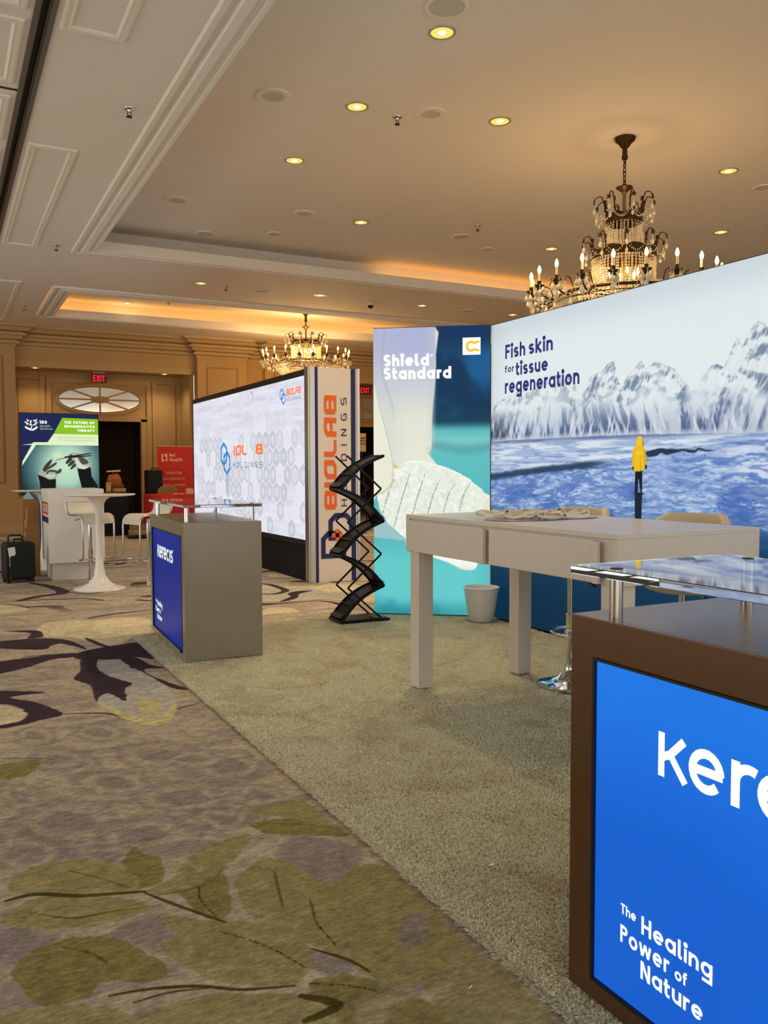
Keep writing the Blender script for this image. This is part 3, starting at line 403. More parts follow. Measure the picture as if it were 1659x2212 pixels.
# ------------------------------------------------------------------ ceiling: lower soffit with two coved trays
ZL, ZU = 4.5, 4.85
T1 = (1.76, 14.2, .8, 12.75); T2 = (1.82, 14.2, 15.33, 18.35)
CX0, CX1, CY0, CY1 = -6, 17, -4, 20.2
cb = MB()
def cslab(x0, x1, y0, y1): cb.box(x0, x1, y0, y1, ZL, ZL+.05)
cslab(CX0, .64, CY0, CY1); cslab(.78, T1[0], CY0, CY1); cslab(T1[1], CX1, CY0, CY1)
cslab(T1[0], T1[1], CY0, T1[2]); cslab(T1[0], T1[1], T1[3], T2[2]); cslab(T1[0], T1[1], T2[3], CY1)
ceiling = struct(cb.build('ceiling', M_ceil))
def tray(T, n):
    x0, x1, y0, y1 = T; u = MB(); u.box(x0-.16, x1+.16, y0-.16, y1+.16, ZU, ZU+.04)      # raised panel
    for a, b, c, d in ((x0-.16, x0-.12, y0-.16, y1+.16), (x1+.12, x1+.16, y0-.16, y1+.16), (x0-.12, x1+.12, y0-.16, y0-.12), (x0-.12, x1+.12, y1+.12, y1+.16)):
        u.box(a, b, c, d, ZL+.05, ZU)
    struct(u.build('ceiling', M_ceil))
    # stepped cornice round the opening, mitred: (inset from the opening, height)
    prof = [(-.04, ZL), (-.03, ZL-.035), (.015, ZL-.035), (.02, ZL-.015), (.07, ZL-.015), (.085, ZL-.045), (.15, ZL-.05), (.165, ZL-.03), (.215, ZL-.03), (.225, ZL-.045), (.26, ZL-.045), (.27, ZL+.11), (.225, ZL+.115), (.21, ZL+.01), (-.04, ZL+.01)]
    t = MB(); t.loft([[(x0+i, y0+i, z), (x1-i, y0+i, z), (x1-i, y1-i, z), (x0+i, y1-i, z)] for i, z in prof], True, False)
    struct(t.build('trim_%d' % n, M_ceil))
tray(T1, 1); tray(T2, 2)
# cove lamps lie in the trough behind the cornice
def cove(label, x0, x1, y, dy, energy):
    s = MB(); s.box(x0, x1, y-.012, y+.012, ZL+.052, ZL+.075)
    o = s.build('cove_strip_light', emit('cove_lamp', (255, 176, 76), 2.5)); tag(o, label, 'light')
    L = light('AREA', 'cove_glow', ((x0+x1)/2, y, ZL+.09), energy, (1, .48, .10), (radians(180-25*dy), 0, 0), shape='RECTANGLE', size=x1-x0, size_y=.05)
cove('warm strip lamp hidden in the far cove of the near ceiling tray', 6.6, 14.1, 12.72, 1, 4.5)
cove('warm strip lamp hidden in the far cove of the second ceiling tray', 1.95, 14.1, 18.32, 1, 10)
s = MB(); s.box(1.83, 1.855, 15.5, 18.2, ZL+.052, ZL+.075)
tag(s.build('cove_strip_light', emit('cove_lamp', (255, 176, 76), 2.5)), 'warm strip lamp hidden in the left end cove of the second tray', 'light')
light('AREA', 'cove_glow', (1.84, 16.9, ZL+.09), 2, (1, .52, .2), (0, radians(205), 0), shape='RECTANGLE', size=.05, size_y=2.7)
# moulded frames on the lower soffit and the dark partition track
fr_n = [2]
def frame(x0, x1, y0, y1, open_left=False):
    fr_n[0] += 1; prof = [(0, ZL), (.004, ZL-.014), (.02, ZL-.018), (.05, ZL-.014), (.06, ZL-.018), (.075, ZL-.006), (.078, ZL)]
    t = MB(); t.loft([[(x0+i, y0+i, z), (x1-i, y0+i, z), (x1-i, y1-i, z), (x0+i, y1-i, z)] for i, z in prof], True, False)
    struct(t.build('trim_%d' % fr_n[0], M_trimw))
for y0, y1 in ((1.2, 6.43), (8.77, 12.75), (15.2, 19.2)): frame(.82, 1.27, y0, y1)
for y0, y1 in ((2.0, 6.28), (6.42, 7.5), (7.76, 8.8), (9.1, 14.6), (15.2, 19.2)): frame(-1.6, .6, y0, y1)
tk = MB()
for x0, x1, z in ((.64, .675, -.012), (.675, .688, .02), (.732, .745, .02), (.745, .78, -.012)): tk.box(x0, x1, CY0, CY1, ZL+z, ZL+.05)
tko = struct(tk.build('trim_11', mat('track_grey', (120, 112, 104), .4, .6)))
sl_ = MB(); sl_.box(.64, .78, CY0, CY1, ZL+.05, ZL+.08); sl_.box(-6, .64, 7.61, 7.64, ZL-.004, ZL-.001); struct(sl_.build('trim_12', M_dark))

# ------------------------------------------------------------------ end wall with cornice, pilasters and door recesses
YW, YR = 20.2, 21.2
CPROF = [(.0, 4.06), (.02, 4.06), (.03, 4.10), (.10, 4.13), (.11, 4.17), (.06, 4.175), (.06, 4.20), (.13, 4.215), (.16, 4.27), (.22, 4.29), (.235, 4.335), (.16, 4.34), (.16, 4.36), (.27, 4.38), (.33, 4.44), (.40, 4.46), (.41, 4.5), (0, 4.5)]
tn = [12]
def cornice(path):
    tn[0] += 1; rings = []; n = len(path)
    for k, (x, y) in enumerate(path):
        p = Vector((x, y)); a = (p-Vector(path[k-1])).normalized() if k else None; b = (Vector(path[k+1])-p).normalized() if k < n-1 else None
        a = a or b; b = b or a; na = Vector((a.y, -a.x)); nb = Vector((b.y, -b.x)); m = (na+nb).normalized(); s = 1/max(.3, m.dot(na))
        rings.append([(x+m.x*o*s, y+m.y*o*s, z) for o, z in CPROF])
    struct(MB().loft(rings, True, True).build('trim_%d' % tn[0], M_trimb))
YP = 20.0
cornice([(-6, YP), (1.49, YP), (1.49, YW), (5.5, YW), (5.5, YP), (6.72, YP), (6.72, YW-.08), (7.2, YW-.08), (7.2, YP), (8.42, YP), (8.42, YW), (12.5, YW), (12.5, YP), (17, YP)])
wb = MB(); wb.box(-6, 17, YW+.001, YW+.12, 3.67, 4.55)                       # frieze band over the recesses
for x0, x1, y in ((-6, 1.49, YP), (5.5, 6.72, YP), (6.72, 7.2, YW-.08), (7.2, 8.42, YP), (12.5, 17, YP)): wb.box(x0, x1, y, YW+.12, 0, 4.5)
wall = struct(wb.build('wall_back', M_wall))
def inset(mb, x0, x1, z0, z1, y, w=.03, t=.02):
    for a, b, c, d in ((x0, x0+w, z0, z1), (x1-w, x1, z0, z1), (x0+w, x1-w, z0, z0+w), (x0+w, x1-w, z1-w, z1)): mb.box(a, b, y-t, y, c, d)
M_gilt = mat('moulding_gilt', (150, 110, 56), .4)
ins = MB()
for x0, x1 in ((-.6, 1.25), (5.72, 6.5), (7.42, 8.2)): inset(ins, x0, x1, 1.1, 3.85, YP, .03, .015)
struct(ins.build('trim_20', M_gilt))
bb = MB()
for x0, x1, y in ((-6, 1.49, YP), (5.5, 6.72, YP), (7.2, 8.42, YP), (12.5, 17, YP)): bb.box(x0-.0, x1+.012, y-.018, y, 0, .22)
struct(bb.build('baseboard_back', M_trimb))
M_glass = mat('mirror_pane', (236, 235, 232), .12, .95, var=.02)
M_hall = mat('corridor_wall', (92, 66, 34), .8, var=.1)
def recess(x0, x1, k):
    c = (x0+x1)/2; w = MB()
    w.box(x0-.1, x0, YW+.12, YR+.1, 0, 3.8); w.box(x1, x1+.1, YW+.12, YR+.1, 0, 3.8)            # cheeks
    w.box(x0, x1, YW+.12, YR+.1, 3.70, 3.8)                                                        # soffit
    w.box(x0, c-.98, YR, YR+.1, 0, 3.7); w.box(c+.98, x1, YR, YR+.1, 0, 3.7); w.box(c-.98, c+.98, YR, YR+.1, 2.6, 3.7)
    struct(w.build('wall_back', M_wall))
    m = MB(); m.box(x0, x1, YW-.03, YW, 3.66, 3.73); m.box(x0, x1, YW-.015, YW, 3.73, 3.79)
    struct(m.build('trim_%d' % (20+k), M_trimb))
    g = MB(); inset(g, x0+.12, x0+.68, .3, 3.5, YR, .025, .015); inset(g, x1-.68, x1-.12, .3, 3.5, YR, .025, .015)
    struct(g.build('trim_%d' % (24+k), M_gilt))
    f = MB()                                                                                       # door casing with overpanel
    for i, t in ((1.24, .03), (1.10, .05)):
        f.box(c-i-.1, c-i, YR-t, YR, 0, 3.6); f.box(c+i, c+i+.1, YR-t, YR, 0, 3.6); f.box(c-i, c+i, YR-t, YR, 3.5+(.02 if i > 1.2 else -.06), 3.6-(0 if i > 1.2 else .06))
    f.box(c-1.1, c-.96, YR-.035, YR+.12, 0, 2.62); f.box(c+.96, c+1.1, YR-.035, YR+.12, 0, 2.62); f.box(c-1.1, c+1.1, YR-.035, YR+.12, 2.56, 2.68)
    struct(f.build('door_%d' % k, M_wall))
    # oval light over the door: frame, eight panes, spokes
    oc = (c, YR-.02, 3.07); A, B = .97, .33
    win = MB(); rings = []
    for s, t in ((1.05, 0), (1.05, .04), (.985, .05), (.965, .02), (.965, 0)):
        rings.append([(c+A*s*cos(2*pi*j/48), YR-t, 3.07+(B+(s-1)*A)*sin(2*pi*j/48)) for j in range(48)])
    win.loft(rings, True, False); wo = struct(win.build('window_%d' % k, M_wall, smooth=40))
    def pt(a, s, t=.01): return (c+A*s*cos(a), YR-t, 3.07+B*s*sin(a))
    for q in range(8):
        a0 = q*pi/4; p = MB(); n = 8
        ring = [pt(a0+pi/4*j/n, .98) for j in range(n+1)]; inn = [pt(a0+pi/4*j/n, .2) for j in range(n+1)]
        for j in range(n): p.quad(inn[j], inn[j+1], ring[j+1], ring[j])
        p.build('pane', M_glass, wo)
        b = MB(); d = Vector(pt(a0, 1, .02))-Vector(pt(a0, .18, .02)); b.obox((Vector(pt(a0, 1, .02))+Vector(pt(a0, .18, .02)))/2, d/2, (0, .012, 0), Vector((-d.z, 0, d.x)).normalized()*.018)
        b.build('muntin', M_wall, wo)
    MB().loft([[(c+.22*cos(2*pi*j/32), YR-t, 3.07+.085*sin(2*pi*j/32)) for j in range(32)] for t in (.005, .04)]).build('boss', M_wall, wo)
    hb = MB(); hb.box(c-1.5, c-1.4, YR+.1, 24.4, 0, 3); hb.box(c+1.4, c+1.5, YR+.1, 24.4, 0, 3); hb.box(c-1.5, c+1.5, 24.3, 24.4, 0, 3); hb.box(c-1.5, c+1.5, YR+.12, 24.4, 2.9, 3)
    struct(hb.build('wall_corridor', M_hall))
w_ = MB(); w_.box(16.9, 17.0, -4, 20.3, 0, 4.55); struct(w_.build('wall_right_unseen', M_wall))  # out of view; added to cut ambient light from the right
w_ = MB(); w_.box(-6.1, -6.0, -4, 2.5, 0, 4.55); w_.box(-6.1, -6.0, 16.5, 20.3, 0, 4.55); struct(w_.build('wall_left_unseen', M_wall))  # out of view; gap left open so ambient light reaches the ceiling
recess(1.49, 5.39, 1); recess(8.55, 12.45, 2)

# ------------------------------------------------------------------ ceiling fittings
M_lens = emit('lamp_reflector', (255, 214, 110), 1.15, (220, 190, 120))
M_bulb = emit('lamp_bulb', (255, 246, 214), 3.0)
def lens_prof(): return [(.088, -.004), (.075, -.0035), (.05, -.003), (.022, -.0025)]
proto = {}
def downlight(x, y, z, label, on=True, power=150):
    if 'dl' not in proto:
        t = thing('recessed_downlight', label, 'ceiling light', (x, y, z))
        MB().loft([[(r*cos(2*pi*j/32), r*sin(2*pi*j/32), h) for j in range(32)] for r, h in ((.088, -.003), (.092, -.009), (.108, -.008), (.112, -.001))], True, False).build('trim_ring', mat('lamp_trim', (196, 180, 150), .3, .4), t, smooth=50)
        MB().lathe([(.0885, -.001), (.0885, -.0035), (.03, -.0035), (.03, -.001)], 32).build('reflector', M_lens, t)
        f = MB()
        for k in range(20):
            a = 2*pi*k/20; f.obox((.062*cos(a), .062*sin(a), -.004), (.022*cos(a), .022*sin(a), 0), (-.0022*sin(a), .0022*cos(a), 0), (0, 0, .0006))
        f.build('louvre', emit('lamp_louvre', (214, 160, 66), .8), t)
        MB().lathe([(.03, -.003), (.028, -.010), (.016, -.014), (0.001, -.0145)], 20).build('bulb', M_bulb, t, smooth=50)
        proto['dl'] = t
    else: dup(proto['dl'], (x, y, z), random.uniform(0, 6), label)
    light('SPOT', 'downlight_beam', (x, y, z-.03), power, (1, .79, .52), (0, 0, 0), spot_size=radians(125), spot_blend=.9, shadow_soft_size=.06)
UP = [((3.61,5.84),'topmost in the picture, beside a blank ceiling plate'),((3.61,7.38),'second in the left row of the near ceiling tray'),((3.60,8.96),'farthest lamp in the left row of the near ceiling tray'),
      ((5.02,7.03),'between the round speaker and the large chandelier canopy'),((8.22,6.96),'right of the large chandelier chain'),((5.31,10.75),'between two unlit discs near the far cove of the near tray'),
      ((10.23,8.78),'right of the large chandelier above its candles'),((8.61,10.66),'behind the left candles of the large chandelier')]
for (x, y), d in UP: downlight(x, y, ZU, 'lit round downlight '+d)
for (x, y), d in [((3.93,14.0),'first from the left on the soffit between the trays'),((6.09,14.0),'second from the left on the soffit between the trays'),((8.21,14.0),'third from the left on the soffit between the trays'),((10.33,14.0),'last on the soffit between the trays, beside the large chandelier')]:
    downlight(x, y, ZL, 'lit round downlight '+d, power=70)
for (x, y), d in [((3.72,17.3),'left of the middle in the second tray above the exit door'),((5.42,17.2),'half covered by the soffit edge left of the small chandelier'),((3.52,18.1),'deepest in the second tray, near its left cove'),((10.7,17.37),'in the second tray above the hand display panel')]:
    downlight(x, y, ZU, 'lit round downlight '+d, power=60)
downlight(1.95, 20.62, 3.70, 'lit round downlight under the door recess soffit left of the red sign', power=40)
downlight(4.86, 20.62, 3.70, 'lit round downlight under the door recess soffit right of the red sign', power=40)
downlight(9.0, 20.62, 3.70, 'lit round downlight under the hidden second door recess', power=18)
def speaker(x, y, z, r, label, grille=.62):
    t = thing('ceiling_speaker', label, 'speaker', (x, y, z))
    MB().lathe([(r, 0), (r, -.006), (r*.96, -.012), (r*grille, -.012), (r*grille, -.005)], 36).build('rim', M_ceil, t, smooth=40)
    MB().lathe([(r*grille*.99, -.004), (r*grille*.99, -.009), (.001, -.0095)], 36).build('grille', M_hole, t)
for x, y, z, r, d in [(2.82,7.53,ZU,.17,'white rimmed round ceiling speaker left of the second left-row downlight'),(4.32,7.19,ZU,.15,'round ceiling speaker right of the sprinkler by the large chandelier'),(3.44,5.5,ZU,.17,'round blank ceiling plate at the top edge beside a lit lamp'),
      (2.78,10.95,ZU,.17,'faint round ceiling speaker nearest the left cornice of the near tray'),(4.45,10.74,ZU,.15,'round ceiling speaker left of the lamp near the far cove'),(3.53,12.3,ZU,.15,'plain round plate by the far left corner of the near tray'),
      (4.44,11.85,ZU,.12,'small round plate with a bright rim near the far cove'),(6.97,10.72,ZU,.15,'grey round disc below a sprinkler left of the large chandelier'),(7.73,11.14,ZU,.10,'small grey disc nearest the glowing far cove'),
      (9.09,7.17,ZU,.13,'grey disc cut by the right edge of the picture'),(2.8,17.3,ZU,.16,'grey round disc at the left end of the second tray'),(4.56,17.2,ZU,.16,'grey round disc in the middle of the second tray'),
      (5.04,14.12,ZL,.13,'faint round plate between the first two soffit downlights'),(9.3,14.04,ZL,.16,'grey round disc on the soffit left of the large chandelier')]:
    speaker(x, y, z, r, d, .8 if 'disc' in d or 'plate' in d else .62)
def sprinkler(x, y, z, d):
    t = thing('sprinkler_head', d, 'sprinkler', (x, y, z))
    MB().lathe([(.045, 0), (.043, -.006), (.018, -.012), (.012, -.03), (.001, -.03)], 20).build('escutcheon', M_steel, t, smooth=40)
    m = MB(); m.tube([(-.014,0,-.025),(-.016,0,-.05),(0,0,-.065)], .004, 6); m.tube([(.014,0,-.025),(.016,0,-.05),(0,0,-.065)], .004, 6); m.lathe([(.006,-.06),(.026,-.068),(.026,-.072),(.001,-.073)], 14); m.build('deflector', M_black, t)
for x, y, z, d in [(1.52,7.57,ZL,'sprinkler head on the lower ceiling left of the near tray'),(1.5,12.57,ZL,'sprinkler head at the outer corner of the near tray'),(1.49,17.5,ZL,'sprinkler head on the lower ceiling left of the second tray'),
      (4.38,14.07,ZL,'sprinkler head on the soffit beside its first downlight'),(4.07,7.42,ZU,'dark sprinkler head between a lamp and a speaker in the near tray'),(6.87,10.15,ZU,'dark sprinkler head above a grey disc left of the large chandelier'),(4.23,17.5,ZU,'sprinkler head between the lamps of the second tray')]: sprinkler(x, y, z, d)
t = thing('security_camera', 'small white dome camera under the soffit above the small chandelier', 'camera', (7.23, 14.25, ZL))
MB().lathe([(.075, 0), (.075, -.03), (.06, -.045)], 24).build('housing', M_trimw, t, smooth=40); MB().lathe([(.058, -.045), (.05, -.075), (.03, -.095), (.001, -.102)], 24).build('dome', mat('smoked_dome', (40, 40, 44), .1), t, smooth=60)
def exit_sign(x, y, z, label):
    t = thing('exit_sign', label, 'sign', (x, y, z)); m = MB(); m.box(-.17, .17, -.012, .012, -.11, .11); m.build('panel', mat('sign_acrylic', (120, 50, 30), .2, trans=.3), t)
    MB().box(-.15, .15, -.04, .04, .11, .15).build('canopy', M_steel, t)
    l = MB(); text(l, 'EXIT', (0, -.014, -.075), (1,0,0), (0,0,1), .15, .15, width=.27, align='C'); l.build('lettering', emit('exit_red', (255, 30, 50), 1.6), t)
exit_sign(3.38, 20.9, 3.55, 'red EXIT sign above the oval light of the left door'); exit_sign(10.42, 20.9, 3.55, 'red EXIT sign seen in the gap beside the hand display panel')
# ------------------------------------------------------------------ booth carpet with its pile
RX0 = 1.375; ZR = .026
M_rug = mat('pile_carpet', (222, 212, 184), 1, var=.12, scale=5, spec=.1)
rug = thing('booth_carpet', 'pale plush carpet laid over the patterned floor under the blue-screen counters', 'carpet', (0, 0, 0))
rb = MB(); rb.box(RX0, 4.45, -2.5, 7.08, 0.001, .013); rb.build('backing', M_rug, rug)
def pile():
    spots = [(RX0, 2.9, 1.1, 2.4, 58000, .0058), (RX0, 3.3, 2.4, 4.0, 34000, .0072), (RX0, 4.5, 4.0, 7.08, 17000, .0095)]
    P = []; Wd = []
    for x0, x1, y0, y1, den, wd in spots:
        n = int((x1-x0)*(y1-y0)*den); q = RNG.random((n, 2)); P.append(np.c_[x0+q[:, 0]*(x1-x0), y0+q[:, 1]*(y1-y0)]); Wd.append(np.full(n, wd))
    P = np.concatenate(P); Wd = np.concatenate(Wd)
    ne = 9000; q = RNG.random(ne); P = np.concatenate([P, np.c_[RX0-.010+.02*RNG.random(ne), 1.1+q**1.6*6]]); Wd = np.concatenate([Wd, np.full(ne, .006)])
    # skip what the counters and panels cover
    k = ~((P[:, 0] > 4.45) | (((P[:, 0]-4.3)*.604+(P[:, 1]-6.51)*.797) > .02)); P = P[k]; Wd = Wd[k]; n = len(P)
    cl = vnoise(P[:, 0]*7, P[:, 1]*7, 3); dirn = 2*pi*vnoise(P[:, 0]*3.1, P[:, 1]*3.1, 5)*1.3+RNG.normal(0, 1.7, n)
    h = .0165+.007*RNG.random(n)+.003*cl; edge = np.clip((P[:, 0]-RX0)/.03, 0, 1); h *= (.82+.18*edge)
    lean = .010*RNG.random(n)+.003; a = RNG.random(n)*2*pi
    lx = np.cos(dirn)*lean-(1-edge)*.018*RNG.random(n); ly = np.sin(dirn)*lean
    b0 = np.c_[P[:, 0]-Wd*.5*np.cos(a), P[:, 1]-Wd*.5*np.sin(a), np.full(n, .010)]; b1 = np.c_[P[:, 0]+Wd*.5*np.cos(a), P[:, 1]+Wd*.5*np.sin(a), np.full(n, .010)]
    tp = np.c_[P[:, 0]+lx, P[:, 1]+ly, h]; s = .5*Wd
    t0 = tp-np.c_[s*np.cos(a), s*np.sin(a), 0*s]; t1 = tp+np.c_[s*np.cos(a), s*np.sin(a), 0*s]
    v = np.stack([b0, b1, t1, t0], 1).reshape(-1, 3).astype(np.float32)
    me = bpy.data.meshes.new('pile'); me.vertices.add(4*n); me.vertices.foreach_set('co', v.ravel())
    me.loops.add(4*n); me.loops.foreach_set('vertex_index', np.arange(4*n, dtype=np.int32)); me.polygons.add(n)
    me.polygons.foreach_set('loop_start', np.arange(0, 4*n, 4, dtype=np.int32)); me.update(calc_edges=True)
    m = mat('pile_tuft', (242, 230, 200), 1, var=.34, scale=90, spec=.05); me.materials.append(m)
    nt = m.node_tree; b = nt.nodes['Principled BSDF']; mx = [x for x in nt.nodes if x.type == 'MIX'][0]
    n2 = nt.nodes.new('ShaderNodeTexNoise'); n2.inputs['Scale'].default_value = 3.2; n2.inputs['Detail'].default_value = 3; n2.inputs['Distortion'].default_value = 1.2
    nt.links.new([x for x in nt.nodes if x.type == 'MAPPING'][0].outputs[0], n2.inputs[0])
    m2 = nt.nodes.new('ShaderNodeMix'); m2.data_type = 'RGBA'; m2.inputs[7].default_value = (*lin((206, 184, 146)), 1)
    r = nt.nodes.new('ShaderNodeMapRange'); r.inputs[1].default_value = .48; r.inputs[2].default_value = .66; r.inputs[4].default_value = .42
    nt.links.new(n2.outputs[0], r.inputs[0]); nt.links.new(r.outputs[0], m2.inputs[0]); nt.links.new(mx.outputs[2], m2.inputs[6]); nt.links.new(m2.outputs[2], b.inputs['Base Color'])
    tr = nt.nodes.new('ShaderNodeBsdfTranslucent'); nt.links.new(m2.outputs[2], tr.inputs[0]); mxs = nt.nodes.new('ShaderNodeMixShader'); mxs.inputs[0].default_value = .33
    nt.links.new(b.outputs[0], mxs.inputs[1]); nt.links.new(tr.outputs[0], mxs.inputs[2]); nt.links.new(mxs.outputs[0], nt.nodes['Material Output'].inputs[0])
    o = bpy.data.objects.new('pile', me); COL.objects.link(o); o.parent = rug; o['kind'] = 'stuff'
pile()

for (x, y, z, d) in [(1.655, 2.35, .024, 'torn white paper scrap lying on the pale booth carpet'), (1.225, 1.835, .003, 'tiny white paper scrap on the green leaves of the floor')]:
    m = MB(); pts = [(-.014,-.003), (-.004,.006), (.002,.002), (.012,.007), (.006,-.008), (-.004,-.006)]
    if z < .01: pts = [(-.008,-.002), (.006,.005), (.009,.002), (-.005,-.005)]
    m.loft([[(p[0], p[1], h+.002*abs(p[0])/.014) for p in pts] for h in (0, .0012)])
    o = m.build('paper_scrap', M_white); o.location = (x, y, z); tag(o, d, 'scrap')

# ------------------------------------------------------------------ counters with blue screens
M_grey = mat('counter_grey_laminate', (152, 142, 124), .28, .25, var=.03, scale=20)
M_brz = mat('counter_bronze_laminate', (110, 80, 56), .27, .6, var=.04, scale=14)
M_acr = mat('clear_acrylic', (246, 248, 250), .02, trans=.94, ior=1.47, var=0)
M_white_e = emit('lit_lettering', (238, 250, 238), 1.05)
def screen_print(c0, c1):
    c = Canvas(0, 1.16, 0, .845, .01, c0); X, Y = c.grid()
    c.mixm(sstep(.35, .85, Y)*sstep(.9, .2, X-.25)*.8+.25*fbm(X*3, Y*3, 2, 8), c1); return c.a
def counter(name, label, loc, rz, body, shelf_label, scr, post_m):
    t = thing(name, label, 'counter', loc, rz); H = 1.018-ZR; D = .57; L = 1.341
    b = MB(); b.box(.02, D, -L, 0, 0, H)                                   # carcass, then one frame round the recessed screen
    i = len(b.v); o4 = ((0, 0), (-L, 0), (-L, H), (0, H)); n4 = ((-.085, .075-ZR), (-1.25, .075-ZR), (-1.25, .917-ZR), (-.085, .917-ZR))
    b.v += [(0, y, z) for y, z in o4]+[(0, y, z) for y, z in n4]+[(.02, y, z) for y, z in o4]+[(.02, y, z) for y, z in n4]
    for k in range(4):
        j = (k+1) % 4; b.f += [(i+k, i+j, i+4+j, i+4+k), (i+4+k, i+4+j, i+12+j, i+12+k), (i+j, i+k, i+8+k, i+8+j)]
    b.build('body', body, t, bevel=.0025)
    f = MB()
    for y0, y1, z0, z1 in ((-1.25,-.085,.911,.917), (-1.25,-.085,.075,.081), (-.091,-.085,.081,.911), (-1.25,-1.244,.081,.911)): f.box(-.003, .0199, y0, y1, z0-ZR, z1-ZR)
    f.build('bezel', M_black, t)
    s = MB(); s.quad((.008,-.091,.081-ZR), (.008,-1.244,.081-ZR), (.008,-1.244,.911-ZR), (.008,-.091,.911-ZR))
    s.build('screen', scr, t, uv=lambda v: ((-v[1]-.091)/1.153, (v[2]-.081+ZR)/.83))
    U, V = (0,-1,0), (0,0,1); X0 = .005
    def at(u, z): return (X0, -u, z-ZR)
    l = MB(); hh = .104/.72*.93
    for q in ([(.0095, 0), (.0095, .104)], [(.012, .046), (.036, .058), (.076, .099)], [(.034, .060), (.0805, .003)]): ribbon(l, q, .0095, lambda q: Vector(at(.303+q.x, .684+q.y)))
    text(l, 'e', at(.393, .685), U, V, hh, .155, .74, width=.097); text(l, 'r', at(.507, .685), U, V, hh, .155, .74, width=.060); text(l, 'e', at(.572, .685), U, V, hh, .155, .74, width=.097)
    xc = .682; ribbon(l, [(.0105, 0), (.0105, .097)], .0105, lambda q: Vector(at(.792+q.x, .685+q.y)))
    text(l, 's', at(.832, .685), U, V, hh, .155, .74, width=.078); text(l, '®', at(.918, .763), U, V, .03, .12)
    ribbon(l, arc(xc+.048, .0485, .038, .038, 48, 312, 18), .0098, lambda q: Vector(at(q.x, .685+q.y)))
    l.build('wordmark', M_white_e, t)
    c = MB(); ribbon(c, arc(xc+.048, .0485, .038, .038, 140, 262, 12), .0107, lambda q: Vector((X0-.0006, -q.x, .685+q.y-ZR))); c.build('wordmark_accent', emit('lit_yellow', (255, 208, 60), 1), t)
    g = MB(); text(g, 'The', at(.188, .298), U, V, .026, .19, width=.051); text(g, 'Healing', at(.257, .2795), U, V, .0445, .18, width=.211)
    text(g, 'Power', at(.187, .2255), U, V, .0445, .18, width=.158); text(g, 'of', at(.362, .2255), U, V, .030, .19, width=.036); text(g, 'Nature', at(.256, .1685), U, V, .0445, .18, width=.187)
    g.build('tagline', M_white_e, t)
    k = MB(); k.box(-.012, .004, -1.235, -1.195, .070-ZR, .082-ZR); k.build('switch', M_black, t)
    # glass shelf on four posts
    for px in (.047, .533):
        for py in (-.115, -1.226):
            p = MB(); p.lathe([(.017, 0), (.017, .106)], 28, (px, py, H)); po = p.build('post', post_m, t, smooth=50)
            w = MB(); w.lathe([(.0165, .1275), (.0165, .129), (.009, .1305), (.001, .1305)], 24, (px, py, H)); w.build('washer', mat('washer_dark', (52, 36, 26), .35, .8), po, smooth=30)
    a = MB(); a.box(-.005, D+.005, -L, 0, H+.106, H+.1275); a.build('acrylic_shelf', M_acr, t, bevel=.002, label=shelf_label)
    return t
scr_n = print_mat('screen_blue_near', screen_print((18, 92, 202), (30, 122, 230)), 1.0, .35)
scr_f = print_mat('screen_blue_far', screen_print((5, 32, 124), (8, 38, 134)), 1.0, .35)
counter('display_counter', 'brown counter with big blue lit screen and thick clear shelf, close at lower right', (1.457, 1.711, ZR), 0, M_brz, 'thick clear acrylic shelf', scr_n, M_steel)
counter('display_counter', 'grey counter with small dark blue screen standing on the carpet corner', (1.561, 7.238, ZR), -radians(2.35), M_grey, 'clear acrylic shelf', scr_f, M_chrome)

